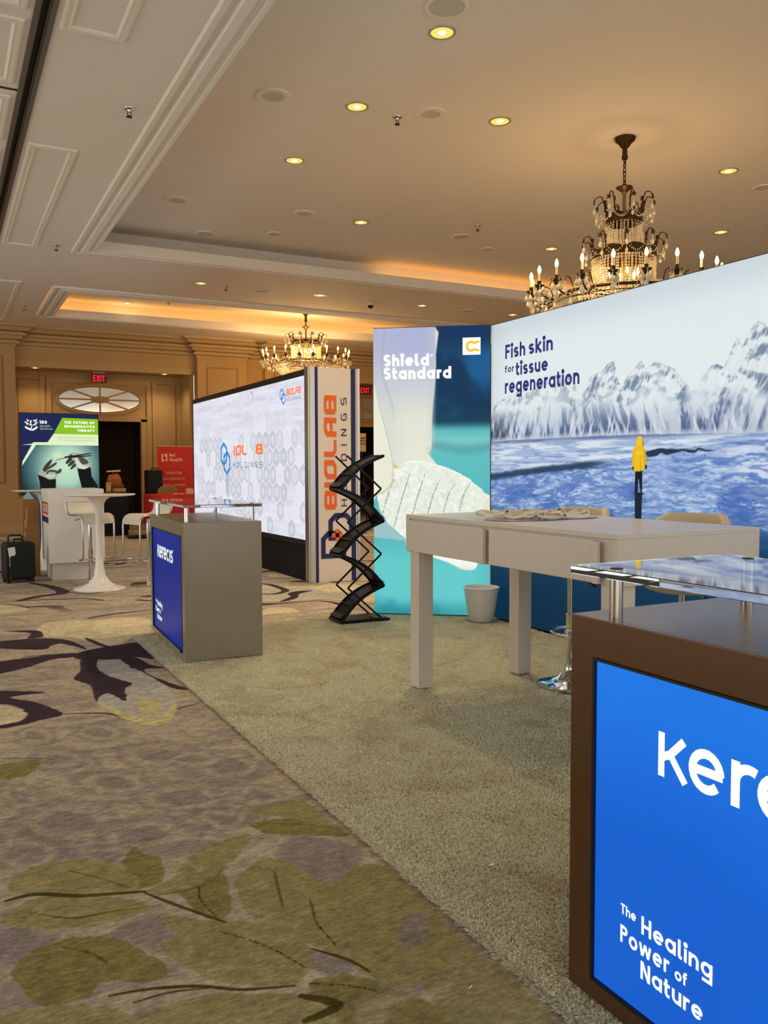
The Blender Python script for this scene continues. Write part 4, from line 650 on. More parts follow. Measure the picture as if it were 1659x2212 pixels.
# ------------------------------------------------------------------ light-box wall: snow mountains
WX, WY0, WL, WH = 4.475, 6.385, 6.6, 2.70
def mountain_print():
    c = Canvas(WY0, WY0-WL, 0, WH, .0042, (222, 231, 233)); Y, Z = c.grid()
    A = 1.27                                              # picture unit
    c.mixm(sstep(2.40, 2.72, Z)*.55, (186, 198, 206)); c.mixm(sstep(.35, .0, WY0-Y)*sstep(1.6, 2.3, Z)*.45, (190, 200, 208))  # greyer toward top and left edge: backlight falloff painted into the print
    c.mixm((.5+.5*fbm(Y*1.3, Z*2, 3, 2))*sstep(2.6, 2.0, Z)*.25, (236, 240, 238))
    pk = [(6.5,1.95),(6.2,2.0),(6.0,2.06),(5.85,2.13),(5.7,2.10),(5.55,2.16),(5.38,2.14),(5.26,2.12),(5.2,1.98),(5.12,2.0),(5.05,2.09),(4.95,2.12),(4.86,2.19),(4.8,2.2),(4.76,2.06),(4.72,1.98),(4.66,2.06),(4.58,2.12),(4.52,2.17),(4.48,2.10),(4.44,2.12),(4.38,2.14),(4.3,2.12),(4.2,2.06),(4.13,1.97),(4.05,1.9),(3.98,1.98),(3.9,2.05),(3.85,2.06),(3.8,2.04),(3.74,2.14),(3.70,2.2),(3.66,2.14),(3.6,2.24),(3.55,2.29),(3.5,2.27),(3.44,2.2),(3.38,2.24),(3.25,2.34),(3.1,2.2),(2.9,2.0),(2.7,2.1),(2.4,2.26),(2.2,2.12),(1.9,1.98),(1.3,2.1),(.8,2.2),(.3,2.0),(-.3,2.1)]
    R = np.interp(-c.xs, [-p[0] for p in pk], [p[1] for p in pk])[None, :]+.035*(fbm(Y*9, Z*0+1, 3, 4)-.5)
    ins = sstep(-.006, .006, R-Z); depth = R-Z
    rk = fbm(Y*15+Z*12, Z*17-Y*6, 5, 12); rk2 = np.abs(fbm(Y*24+Z*10, Z*14+Y*12, 4, 55)-.5)*2; big = fbm(Y*3.6, Z*4.2, 3, 91)
    dep = .10+.26*big+.20*sstep(4.3, 3.6, Y); gap = sstep(5.27, 5.21, Y)*sstep(5.10, 5.16, Y)+sstep(4.16, 4.05, Y)*sstep(3.86, 3.95, Y)
    fade = sstep(dep+.08, dep-.10, depth)*np.where(Y > 5.3, .5, 1)*(1-.8*np.clip(gap, 0, 1)); f0 = fade*ins
    c.mixm(f0*.35, (206, 215, 221)); c.mixm(f0*sstep(.44, .56, rk)*.75, (142, 158, 176)); c.mixm(f0*sstep(.56, .66, rk)*.6, (98, 116, 140)); c.mixm(f0*sstep(.22, .06, rk2)*.7, (232, 238, 240))
    c.mixm(ins*sstep(.012, .0, depth)*fade*.35, (150, 164, 180))
    # scree slopes with streaks that run down to the shore
    SH = np.interp(-c.xs, [-6.4, -5.6, -4.6, -3.5, .3], [1.63, 1.635, 1.63, 1.60, 1.60])[None, :]
    sl = (Z-SH); topb = .21+.12*fbm(Y*2, Y*0, 3, 14)
    m = sstep(topb+.05, .02, sl)*(sl > 0)
    st = fbm((Y+sl*.35*np.sin(Y*2.3))*30, Z*6, 5, 33); st2 = fbm((Y-sl*.4*np.cos(Y*3.1))*46, Z*7+Y*3, 4, 35)
    c.mixm(m*(.35+.5*sstep(.35, .6, st)), (112, 128, 164)); c.mixm(m*sstep(.52, .64, st)*.75, (70, 86, 126)); c.mixm(m*sstep(.55, .68, st2)*.85, (216, 224, 232))
    dk = m*sstep(6.0, 6.35, Y+.25*(st-.5)); c.mixm(dk*sstep(.35, .6, st2)*.8, (42, 54, 66)); c.mixm((sl > 0)*sstep(.05, .0, sl)*.75*(.4+st), (196, 206, 216))
    # frozen shore and lake
    sh = (sl <= 0)*1.0
    c.mixm(sh, (194, 208, 226)); hs = fbm(Y*2.4, Z*34, 5, 61); h2 = fbm(Y*7, Z*60, 4, 62)
    c.mixm(sh*sstep(.5, .62, hs)*.6, (136, 160, 204)); c.mixm(sh*sstep(.48, .38, hs)*.8, (220, 228, 236)); c.mixm(sh*sstep(.56, .68, h2)*.5, (104, 130, 182)); c.mixm(sh*sstep(1.585, 1.625, Z)*.65, (84, 98, 146))
    E = np.interp(-c.xs, [-6.4, -5.6, -4.95, -4.5, -4.2, -3.6, -1.3], [1.315, 1.385, 1.43, 1.47, 1.515, 1.56, 1.585])[None, :]+.012*(fbm(Y*14, Z*14, 3, 71)-.5)
    lk = sstep(.006, -.006, Z-E)
    c.mixm(lk, (130, 158, 204)); wv = fbm(Y*12+4*fbm(Y*4, Z*6, 2, 7), Z*62+3*fbm(Y*6, Z*3, 2, 17), 5, 81); w2 = fbm(Y*34, Z*120, 3, 83)
    c.mixm(lk*sstep(1.0, 1.35, Z)*.35, (150, 170, 220)); c.mixm(lk*sstep(.48, .60, wv)*.65, (164, 188, 222)); c.mixm(lk*sstep(.48, .38, wv)*.65, (88, 122, 184)); c.mixm(lk*sstep(.62, .72, wv)*.6, (212, 222, 236)); c.mixm(lk*sstep(.58, .72, w2)*.4, (62, 100, 170))
    c.mixm(lk*sstep(4.35, 3.5, Y)*sstep(1.2, 1.35, Z)*sstep(.42, .56, fbm(Y*7, Z*30, 4, 19))*.8, (214, 221, 236)); c.mixm(lk*sstep(4.1, 3.5, Y)*sstep(.52, .62, fbm(Y*9, Z*44, 4, 29))*.6, (80, 112, 176))
    c.mixm(lk*sstep(.50, .62, fbm(Y*4.2+w2, Z*4, 3, 23))*sstep(1.32, 1.18, Z)*.65, (56, 92, 170))
    wl = sstep(.0, .16, np.abs(Y-4.32))*-1+1; c.mixm(lk*wl*sstep(1.0, 1.3, Z)*.45, (176, 190, 226))
    c.mixm(sstep(.045, .012, np.abs(Z-E+.012))*sstep(4.75, 5.1, Y)*.85, (28, 52, 78))
    c.poly((24, 40, 62), [(4.50,1.462),(4.40,1.515),(4.25,1.522),(4.17,1.514),(4.1,1.512),(3.85,1.50),(4.1,1.492),(4.25,1.485)], .006, .92, 3, .012)
    # the print darkens to deep water at the foot
    c.mixm(lk*sstep(1.12, .78, Z), (14, 60, 92)); c.mixm(lk*sstep(.75, .15, Z)*.8, (6, 40, 64))
    # figure in a yellow hooded coat, seen from behind, on wet sand
    y0 = 4.54
    def P(col, pts, **k): c.poly(col, [(y0-p[0], p[1]) for p in pts], .003, **k)
    P((18, 34, 44), [(-.03,1.205),(.042,1.205),(.036,1.0),(-.026,.98)])
    P((16, 26, 30), [(-.032,1.20),(-.028,1.375),(.042,1.375),(.040,1.20),(.062,1.19),(.03,1.192),(.008,1.30),(0,1.30),(-.004,1.195),(-.05,1.195)])
    P((232, 190, 30), [(-.045,1.36),(-.042,1.50),(-.034,1.545),(-.012,1.558),(.012,1.56),(.03,1.545),(.058,1.53),(.066,1.46),(.06,1.372),(.02,1.358)])
    P((226, 180, 24), [(-.046,1.535),(-.062,1.48),(-.06,1.395),(-.044,1.39),(-.034,1.53)]); P((214, 168, 22), [(.052,1.54),(.078,1.48),(.084,1.405),(.064,1.40),(.05,1.46)])
    P((14, 22, 26), [(-.056,1.395),(-.044,1.39),(-.046,1.365),(-.056,1.37)]); P((14, 22, 26), [(.068,1.405),(.084,1.405),(.082,1.375),(.07,1.375)])
    P((238, 196, 34), [(-.018,1.552),(-.022,1.59),(-.006,1.614),(.02,1.616),(.038,1.60),(.046,1.57),(.05,1.545),(.03,1.548)]); P((150, 108, 14), [(.038,1.60),(.052,1.56),(.05,1.535),(.04,1.55)])
    P((250, 216, 70), [(-.02,1.50),(.04,1.50),(.04,1.485),(-.02,1.485)], a=.6); P((170, 128, 16), [(.018,1.36),(.022,1.48),(.026,1.36)], a=.8)
    c.a *= (1-.10*sstep(.05, 0, WY0-Y))[..., None]  # left edge darkened: falloff of the backlight put into the print colour
    return c.a
def lightbox(name, label, O, U, L, H, D, prt, s=1.0):
    """fabric print of size L x H on the plane through O along U; the box goes D behind it"""
    O = Vector(O); U = Vector(U).normalized(); N = Vector((U.y, -U.x, 0))           # N faces the viewer
    t = thing(name, label, 'display panel', O)
    f = MB(); e = .018
    def bar(u0, u1, z0, z1): f.hexa([tuple(U*u+N*n+Vector((0,0,z))) for z in (z0, z1) for u, n in ((u0,-D),(u1,-D),(u1,-.001),(u0,-.001))])
    bar(0, e, 0, H); bar(L-e, L, 0, H); bar(e, L-e, 0, e); bar(e, L-e, H-e, H)
    f.build('frame', mat('frame_alu', (70, 72, 76), .4, .7), t)
    p = MB(); p.quad(Vector((0,0,.006)), U*L+Vector((0,0,.006)), U*L+Vector((0,0,H-.006)), Vector((0,0,H-.006)))
    p.build('fabric_print', print_mat(name+'_print', prt, s), t, uv=lambda v: (Vector(v).dot(U)/L, v[2]/H))
    b = MB(); b.quad(U*L-N*D, -N*D, Vector((0,0,H))-N*D, U*L-N*D+Vector((0,0,H))); b.build('back_fabric', mat('white_fabric', (225, 225, 225), .8), t)
    return t, U, N
t, U, N = lightbox('lightbox_wall', 'wide backlit wall print of snowy mountains and a person in yellow coat', (WX, WY0, ZR), (0,-1,0), WL, WH-ZR, .12, mountain_print())
navy = emit('print_navy', (30, 40, 108), 1)
lt = MB(); V = (0,0,1)
def wt(s, y, z, H, w, wid): text(lt, s, (-.002, y-WY0, z-ZR), U, V, H, w, .72, width=wid)
wt('Fish', 6.168, 2.367, .124, .20, .29); wt('skin', 5.83, 2.367, .124, .20, .32); wt('for', 6.172, 2.246, .062, .18, .135); wt('tissue', 6.012, 2.206, .118, .20, .44); wt('regeneration', 6.171, 2.06, .13, .20, .99)
lt.build('lettering', navy, t)

# ------------------------------------------------------------------ light-box panel: gloved hand holding the graft
PL, PH = 1.085, 2.705
def hand_print():
    c = Canvas(0, PL, 0, PH, .003, (96, 190, 192)); U_, Z = c.grid(); n = fbm(U_*3, Z*2.2, 3, 5)
    c.mixm(sstep(1.72, 1.84, Z), (20, 62, 84)); c.mixm(sstep(1.80, 2.0, Z)*.8, (14, 52, 88)); c.mixm(sstep(1.95, 2.25, Z)*sstep(2.62, 2.42, Z)*sstep(.32, .62, fbm(U_*3.5+Z, Z*2.6, 3, 15))*.85, (24, 96, 150)); c.mixm(sstep(1.80, 1.9, Z)*sstep(2.1, 1.95, Z)*sstep(.5, .8, U_)*sstep(.4, .65, n)*.6, (34, 120, 136)); c.mixm(sstep(2.45, 2.7, Z)*.75, (8, 50, 98))
    c.mixm(sstep(1.72, 1.66, Z)*sstep(1.5, 1.6, Z)*.4, (160, 205, 200)); c.mixm(sstep(.08, .0, np.abs(Z-1.58+.02*np.sin(U_*9)))*.35, (50, 120, 128))
    c.mixm(sstep(1.5, .9, Z)*.5, (84, 180, 184)); c.mixm(sstep(.75, .45, Z)*.6, (108, 214, 212)); c.mixm(sstep(.3, .02, Z)*sstep(.5, .7, n)*.5, (40, 140, 156)); c.mixm(sstep(.2, .0, Z)*.45, (24, 110, 124)); c.mixm(sstep(.9, 1.06, U_)*sstep(1.8, .9, Z)*.25, (70, 165, 170))
    # gloved forearm
    c.poly((226, 228, 212), [(-.02,2.72),(.56,2.72),(.585,2.45),(.58,2.2),(.555,1.9),(.548,1.6),(.53,1.54),(.51,1.53),(.54,1.49),(.60,1.40),(.55,1.30),(.2,1.28),(-.02,1.3)], .008, 1, 3)
    arm = sstep(.60, .56, U_)*(Z > 1.31)*sstep(.62, .585, U_+.00*Z); up = arm*sstep(1.75, 2.6, Z)*(Z > 1.3); c.mixm(up*.85, (164, 170, 212)); c.mixm(arm*sstep(2.0, 2.25, Z)*sstep(2.5, 2.2, Z)*.35, (206, 210, 216))
    c.mixm(arm*sstep(.48, .56, U_)*sstep(1.5, 1.7, Z)*.4, (196, 200, 200)); c.mixm(arm*sstep(.02, .0, np.abs(U_-.09-.1*sstep(2.4, 1.9, Z)-.02*np.sin(Z*5)))*sstep(1.75, 2.0, Z)*.30, (140, 148, 180))
    c.mixm(sstep(.46, .55, U_)*sstep(.57, .53, U_)*sstep(.05, 0, np.abs(Z-1.56))*.5, (176, 176, 160)); c.mixm(arm*sstep(1.75, 1.3, Z)*sstep(.56, .52, U_)*.4, (240, 238, 216)); c.mixm(arm*sstep(.15,.5,fbm(U_*5,Z*3,3,8))*sstep(.25,.0,U_-.12)*.25, (190, 194, 204))
    # fish-skin graft
    el = [(.62+.60*cos(a)-.03*sin(a), 1.06+.40*sin(a)-.16*cos(a)) for a in np.linspace(0, 2*pi, 28)[:-1]]
    el = [(.035,1.10),(.06,1.22),(.16,1.36),(.30,1.435),(.47,1.44),(.60,1.41),(.75,1.36),(.90,1.28),(1.02,1.18),(1.09,1.11),(1.09,.86),(.95,.70),(.75,.60),(.55,.60),(.36,.68),(.20,.80),(.09,.93)]
    c.poly((230, 236, 222), el, .004, 1, 4, .012)
    sl, m = c.mask([(p.x, p.y) for p in spline([(q[0], q[1], 0) for q in el], 4, True)], .01)
    X, Y = np.meshgrid(c.xs[sl[1]], c.ys[sl[0]]); ds = vnoise(X*34+Y*8, Y*34, 3); c.mixm(m*sstep(.62, .85, ds)*.5, (252, 254, 246), sl); c.mixm(m*sstep(.35, .15, ds)*.4, (206, 214, 198), sl); c.mixm(m*sstep(.9, .7, Y)*.5, (246, 252, 244), sl)
    for k in range(6):
        x = .20+.142*k; c.line((96, 104, 92), [(x, 1.29+.05*sin(k*1.1)), (x-.06, 1.15), (x-.11, .98), (x-.15, .83)], .008, .003, .85, 4, 1)
    c.line((255, 255, 250), [(.1,1.29),(.30,1.435),(.47,1.44),(.75,1.36),(1.02,1.18)], .012, .004, .8)
    # thumb at left, finger under the graft
    c.poly((232, 232, 212), [(-.02,2.2),(.05,1.95),(.12,1.72),(.17,1.5),(.185,1.36),(.17,1.26),(.11,1.18),(.03,1.14),(-.02,1.14)], .006, 1, 3); c.line((206, 204, 150), [(.185,1.36),(.17,1.25),(.11,1.175),(.02,1.14)], .016, .006, .8); c.line((196, 200, 190), [(.05,1.98),(.12,1.73),(.17,1.5),(.187,1.36)], .012, .005, .7)
    c.poly((214, 186, 96), [(.19,1.44),(.23,1.40),(.30,1.43),(.22,1.38),(.187,1.40)], .006, .8)
    c.poly((176, 196, 200), [(-.02,.93),(.10,.90),(.2,.79),(.32,.70),(.02,.73),(-.02,.74)], .01, .8); c.poly((244, 246, 236), [(.30,.70),(.42,.60),(.7,.50),(.83,.44),(.93,.435),(.97,.48),(.96,.56),(.9,.66),(.6,.7)], .008, 1, 3); c.mixm(sstep(.50, .43, Z)*sstep(.75, .85, U_)*sstep(.97, .92, U_)*(Z > .43)*.35, (205, 196, 190))
    c.poly((220, 226, 206), [(1.0,.86),(1.09,.80),(1.09,1.14),(1.03,1.06)], .006, .8)
    return c.a
a0 = Vector((3.600, 7.040, ZR)); ud = Vector((.7972, -.6037, 0))
t, U, N = lightbox('lightbox_stand', 'tall backlit panel of a gloved hand holding a pale fish skin', a0, ud, PL, PH-ZR, .10, hand_print(), 1.0)
lt = MB(); wm = emit('print_white', (244, 248, 248), 1.0)
def lp(u, z): return U*u+N*.003+Vector((0, 0, z-ZR))
text(lt, 'Shield', lp(.098, 2.345), U, V, .112, .245, .74, width=.425); text(lt, '®', lp(.535, 2.40), U, V, .05, .16); text(lt, 'Standard', lp(.098, 2.225), U, V, .112, .245, .74, width=.63); lt.build('lettering', wm, t)
lg = MB(); lg.quad(lp(.832,2.435), lp(.995,2.435), lp(.995,2.592), lp(.832,2.592)); lg.build('logo_tile', wm, t)
lg = MB(); MF = lambda q: U*q.x+N*.0045+Vector((0, 0, q.y-ZR))
ribbon(lg, arc(.908, 2.513, .036, .040, 38, 322, 20), .0115, MF); ribbon(lg, [(.935,2.535),(.955,2.548),(.985,2.556)], .010, MF); ribbon(lg, [(.935,2.491),(.955,2.478),(.985,2.470)], .010, MF)
ribbon(lg, [(.952,2.556),(.987,2.548)], .006, MF); ribbon(lg, [(.952,2.470),(.987,2.478)], .006, MF); lg.build('logo_mark', emit('print_gold', (236, 190, 44), 1.0), t)

# ------------------------------------------------------------------ white bar table
t = thing('bar_table', 'white square-legged bar table with two handled drawers in its long side', 'table', (2.58, 2.731, ZR))
TL, TD, Z0, Z1 = 1.873, .905, .88-ZR, 1.111-ZR
M_tab = mat('table_white_lacquer', (216, 204, 190), .28, var=.012)
b = MB(); b.box(.012, TD, 0, TL, Z0, Z1-.024); b.box(0, TD, 0, TL, Z1-.024, Z1); b.box(0, .012, 0, .03, Z0, Z1-.024); b.box(0, .012, TL-.045, TL, Z0, Z1-.024); b.build('top', M_tab, t, bevel=.0025)
for x in (.02, TD-.12):
    for y in (.02, TL-.125): m = MB(); m.box(x, x+.105, y, y+.105, 0, Z0+.002); m.build('leg', M_tab, t, bevel=.003)
for y0, y1 in ((1.024, 1.825), (.139, .96)):
    d = MB(); d.box(-.006, .02, y0, y1, Z0+.006, Z1-.034); do = d.build('drawer', M_tab, t, bevel=.0015)
    h = MB(); h.box(-.026, -.004, y0-.034, y0-.002, Z0+.004, Z1-.038); h.build('handle', M_tab, do, bevel=.003)
# conference lanyards heaped on a plastic sheet
sh = MB(); outl = [(-.30,-.14),(-.1,-.2),(.14,-.17),(.30,-.16),(.42,-.05),(.3,.1),(.05,.16),(-.2,.13),(-.34,.0)]
pts = spline([(p[0], p[1], 0) for p in outl], 3, True); sh.loft([[(p.x, p.y, .001+.004*abs(sin(9*p.x+7*p.y))+h) for p in pts] for h in (0, .0008)]); o = sh.build('plastic_sheet', mat('clear_film', (235, 238, 240), .12, trans=.6, ior=1.3), smooth=40); o.location = (2.98, 3.83, 1.111); tag(o, 'clear crumpled plastic sheet under the lanyards on the white table', 'sheet')
M_lan = mat('lanyard_ribbon', (238, 222, 198), .7, var=.12, scale=40); M_lan2 = mat('lanyard_dark', (60, 50, 46), .6)
ldir = Vector((.857, -.515, 0)); lper = Vector((.515, .857, 0))
for k in range(16):
    rr = random.Random(k+40); c0 = Vector((2.975, 3.83, 1.1255))+ldir*(-.215+.41*(k/15))+lper*rr.uniform(-.07, .07)
    ln = rr.uniform(.07, .13); pts = []; ph = rr.uniform(0, 6); th = rr.uniform(-.9, .9); d1 = ldir*cos(th)+lper*sin(th); d2 = lper*cos(th)-ldir*sin(th); nl = rr.choice((2, 3))
    for j in range(11):
        a = 2*pi*j/11; pts.append(c0+d1*(ln*cos(a)+.025*sin(nl*a+ph))+d2*(.045*sin(a)+.03*sin((nl+1)*a+ph))+Vector((0, 0, max(0, .012+.014*sin(nl*a+ph)+.010*rr.random()))))
    pts = spline(pts+pts[:1], 5); m = MB(); wd = (lper*.35*sin(ph)+ldir*.3*cos(ph)+Vector((0, 0, .8))).normalized(); m.strip(pts, .0085, .0008, wd)
    t_ = thing('lanyard', 'beige printed ribbon lanyard in the tangled heap on the white table', 'lanyard', (0, 0, 0), group='lanyards heaped on the white table')
    m.build('ribbon', M_lan, t_)
    pr = MB(); i = rr.randrange(4, len(pts)-9); pr.strip([p+Vector((0, 0, .0003)) for p in pts[i:i+3]], .005, .0013, wd); pr.build('print_mark', M_lan2, t_)
    h = MB(); e = pts[0]+ldir*.02; h.tube([pts[0], e+Vector((0,0,.002)), e+ldir*.018+lper*.006, e+ldir*.022-lper*.006, e+ldir*.008], .0022, 6); h.build('hook', M_chrome, t_)
t_ = thing('lanyard', 'single lanyard end with metal hook stretched to the right of the heap', 'lanyard', (0, 0, 0))
m = MB(); e0 = Vector((3.13, 3.78, 1.1225)); m.strip([e0, e0+ldir*.06, e0+ldir*.12], .0075, .0012, lper); m.build('ribbon', M_lan2, t_)
m = MB(); m.box(-.012, .012, -.006, .006, 0, .045); o = m.build('clasp', mat('clasp_grey', (120, 110, 96), .4, .6), t_); o.location = e0-ldir*.004
m = MB(); e1 = e0+ldir*.12; m.tube([e1, e1+ldir*.025, e1+ldir*.045+Vector((0,0,.012)), e1+ldir*.03+Vector((0,0,.018))], .003, 6); m.build('hook', M_chrome, t_)

# ------------------------------------------------------------------ chrome bar stools with padded bucket seats
M_pad = mat('beige_leatherette', (206, 186, 150), .5, var=.03, bump=.1)
def bar_stool(loc, rz, label):
    t = thing('bar_stool', label, 'stool', loc, rz)
    MB().lathe([(.205, 0), (.205, .008), (.19, .016), (.13, .028), (.075, .05), (.045, .085), (.034, .10), (.034, .125)], 48).build('base', M_chrome, t, smooth=40)
    MB().lathe([(.0275, .12), (.0275, .44), (.031, .44), (.031, .452), (.02, .455), (.02, .70)], 28).build('column', M_chrome, t, smooth=40)
    r = MB(); ring = [(.165*cos(a), -.085+.165*sin(a), .325) for a in np.linspace(0, 2*pi, 33)[:-1]]; r.tube(ring, .0085, 10, True); r.lathe([(.036, .30), (.036, .35)], 20); r.tube([(0, .03, .325), (0, .078, .325)], .009, 8); r.build('foot_ring', M_chrome, t, smooth=50)
    l = MB(); l.tube([(0,0,.70), (-.06,-.04,.69), (-.10,-.06,.665)], .0045, 8); lo = l.build('lever', M_chrome, t, smooth=60)
    g = MB(); g.tube([(-.095,-.058,.668), (-.115,-.066,.650), (-.135,-.074,.628)], [.008, .014, .012], 10); g.build('grip', M_black, lo, smooth=60)
    s = MB(); s.lathe([(.05, .695), (.15, .70), (.195, .715), (.212, .745), (.205, .775), (.17, .785), (.001, .79)], 40); s.build('seat', M_pad, t, smooth=60)
    b = MB(); rings = []
    for j in range(19):
        a = radians(-90-72+144*j/18); e = min(1, (1-abs(j-9)/9.2)*3); zt = 1.118-.05*(1-e); ro, ri = .225, .185
        zb = .80
        rings.append([((ri+.004)*cos(a), (ri+.004)*sin(a), zb), (ro*cos(a), ro*sin(a), zb), ((ro+.01)*cos(a), (ro+.01)*sin(a), zb+.12), ((ro+.012)*cos(a), (ro+.012)*sin(a), zt-.015), ((ro)*cos(a), (ro)*sin(a), zt), ((ri+.012)*cos(a), (ri+.012)*sin(a), zt), (ri*cos(a), ri*sin(a), zt-.015)])
    b.loft(rings); b.build('backrest', M_pad, t, smooth=50)
    return t
bar_stool((3.50, 4.12, ZR), radians(107), 'beige bar stool behind white table, its chrome foot ring and disc base in view')
bar_stool((3.56, 3.27, ZR), radians(107), 'beige bar stool behind the near end of the white table, mostly hidden by clear shelf')

# ------------------------------------------------------------------ waste bin
t = thing('waste_bin', 'small white round plastic waste bin in the corner of the lit panels', 'bin', (4.285, 6.26, ZR))
MB().lathe([(.108, 0), (.112, .004), (.158, .292), (.166, .296), (.166, .304), (.158, .306), (.152, .298), (.106, .012), (.001, .010)], 44).build('body', mat('bin_plastic', (226, 224, 220), .4), t, smooth=40)

# ------------------------------------------------------------------ zigzag literature rack
M_rackm = mat('rack_black_metal', (26, 26, 30), .38, .4)
def mesh_metal():
    m = mat('perforated_black_metal', (34, 34, 40), .4, .5); n = m.node_tree.nodes; l = m.node_tree.links; b = n['Principled BSDF']
    tc = n['Texture Coordinate']; mp = n.new('ShaderNodeMapping'); mp.inputs['Scale'].default_value = (260, 260, 260); l.new(tc.outputs['Object'], mp.inputs[0])
    sx = n.new('ShaderNodeSeparateXYZ'); l.new(mp.outputs[0], sx.inputs[0]); ms = []
    for k in (0, 1):
        q = n.new('ShaderNodeMath'); q.operation = 'SINE'; l.new(sx.outputs[k if k else 1], q.inputs[0]) if k == 0 else l.new(sx.outputs[2], q.inputs[0]); ms.append(q)
    p = n.new('ShaderNodeMath'); p.operation = 'MULTIPLY'; l.new(ms[0].outputs[0], p.inputs[0]); l.new(ms[1].outputs[0], p.inputs[1])
    g = n.new('ShaderNodeMath'); g.operation = 'LESS_THAN'; g.inputs[1].default_value = .72; l.new(p.outputs[0], g.inputs[0]); l.new(g.outputs[0], b.inputs['Alpha'])
    return m
M_perf = mesh_metal()
t = thing('brochure_rack', 'black folding zigzag brochure rack standing beside the hand display panel', 'rack', (3.105, 6.70, ZR), radians(-2))
zz = [.02, .315, .605, .90, 1.19, 1.485]; xs = [.0, .41]; W2 = .255
base = MB(); base.box(-.02, .44, -.01, W2+.01, 0, .026); base.hexa([(.30,-.01,0),(.46,-.03,0),(.46,.10,0),(.30,.10,0),(.30,-.01,.034),(.46,-.03,.022),(.46,.10,.022),(.30,.10,.034)]); base.build('base', M_rackm, t, bevel=.003)
rungs = MB()
for k in range(5):
    xa, xb = (xs[0], xs[1]) if k % 2 == 0 else (xs[1], xs[0]); za, zb = zz[k], zz[k+1]
    A = Vector((xa, 0, za)); B = Vector((xb, 0, zb)); d = (B-A).normalized(); nn = Vector((-d.z, 0, d.x)) if k % 2 == 0 else Vector((d.z, 0, -d.x))
    L = (B-A).length; pl = MB(); prof = []
    for j in range(9):
        s = j/8; prof.append(A+d*(L*s)+nn*(.045*sin(pi*s)))
    pl.strip([p+Vector((0, W2/2, 0)) for p in prof], W2/2-.006, .0015, (0,1,0)); tr = pl.build('tray', M_perf, t, smooth=40)
    for yy in (.004, W2-.004): r = MB(); r.strip([p+Vector((0, yy, 0)) for p in prof], .005, .015, (0,1,0)); r.build('tray_rail', M_rackm, tr)
    lip = MB(); a = A+nn*.03; lip.obox(A+d*.03+nn*.030+Vector((0, W2/2, 0)), d*.028, (0, W2/2-.01, 0), nn*.002); lip.obox(A+d*.16+nn*.05+Vector((0, W2/2, 0)), d*.006, (0, W2/2-.004, 0), nn*.004); lip.build('tray_lip', M_rackm, tr)
    # counter-leaning scissor bars on both sides
    for yy in (-.006, W2+.006):
        m = MB(); A2 = Vector((.055 if k % 2 else .385, yy, za)); B2 = Vector((.385 if k % 2 else .055, yy, zb)); dd = (B2-A2).normalized(); m.obox((A2+B2)/2, dd*((B2-A2).length/2), (0, .003, 0), Vector((-dd.z, 0, dd.x))*.008)
        m.build('scissor_bar', M_rackm, t)
for k, z in enumerate(zz): m = MB(); x = xs[0] if k % 2 == 0 else xs[1]; m.tube([(x, -.008, z), (x, W2+.008, z)], .011 if k else .008, 10); m.build('hinge_rod', M_rackm, t, smooth=50)
# ------------------------------------------------------------------ LED video wall with its lettered end column
def led_print():
    c = Canvas(0, 5.24, 0, 2.01, .0055, (226, 226, 240)); U_, Z = c.grid()
    c.mixm(.5*sstep(.35, .65, fbm(U_*.8+Z, Z*16, 3, 3)), (204, 205, 220)); c.mixm(sstep(.45, .6, fbm(U_*3, Z*20, 3, 9))*.4, (240, 240, 250))
    s = .31; H = s*.866; rng = random.Random(3)
    for r in range(-1, 8):
        for q in range(-1, 22):
            x = q*s*.866+(r % 2)*s*.433+.1; z = .1+r*s*.75; f = sstep(1.75, .9, z)*.9
            f = sstep(1.62, 1.15, z-.10*sin(x*2.1))*.95; d = f*(1-.6*sstep(.5, .1, x))
            if d < .05 or rng.random() > .94-.35*(z < .45): continue
            hexp = lambda k: [(x+s*.5*k*cos(radians(90+60*j)), z+s*.5*k*sin(radians(90+60*j))) for j in range(6)]
            fade = float(np.clip(d, 0, 1)); v = rng.random()
            c.poly((246, 246, 252), hexp(1.0), .003, .75*fade); c.poly((190, 192, 202) if v < .7 else (226, 226, 238), hexp(.93), .003, .8*fade)
            if v < .75: c.poly((232, 232, 244), hexp(.30+.4*rng.random()), .003, .7*fade)
            elif v > .9: c.poly((232, 232, 242), hexp(.72), .003, .8*fade)
    return c.a
LX, LY0, LY1 = 3.946, 9.46, 14.72
t = thing('video_wall', 'large bright LED video wall with hexagon pattern and a lettered white end column', 'video wall', (LX, LY0, 0))
b = MB(); b.box(.03, .60, .10, LY1-LY0, .52, 2.60); b.build('cabinet', M_black, t)
b = MB(); b.box(0, .03, .02, LY1-LY0, 2.535, 2.61); b.box(0, .03, .02, LY1-LY0, .455, .52); b.box(0, .03, LY1-LY0-.02, LY1-LY0, .52, 2.535); b.build('bezel', M_black, t)
b = MB(); b.box(.05, .60, .10, LY1-LY0, 0, .455); b.build('plinth', mat('plinth_black_fabric', (16, 16, 18), .85), t)
s = MB(); s.quad((.012, 5.24, .52), (.012, .02, .52), (.012, .02, 2.535), (.012, 5.24, 2.535)); s.build('screen', print_mat('led_picture', led_print(), .98, .4), t, uv=lambda v: ((5.24-v[1])/5.22, (v[2]-.52)/2.015))
oran, blue = emit('led_orange', (246, 120, 62), 1), emit('led_blue', (42, 128, 196), 1); gryb = emit('led_greyblue', (92, 122, 160), .9)
U, V = (0,-1,0), (0,0,1)
def ls(y, z, o=.010): return (o, y-LY0, z)
a = MB(); text(a, 'BIOLAB', ls(10.20, 2.335), U, V, .085, .2, sq=True, width=.50)
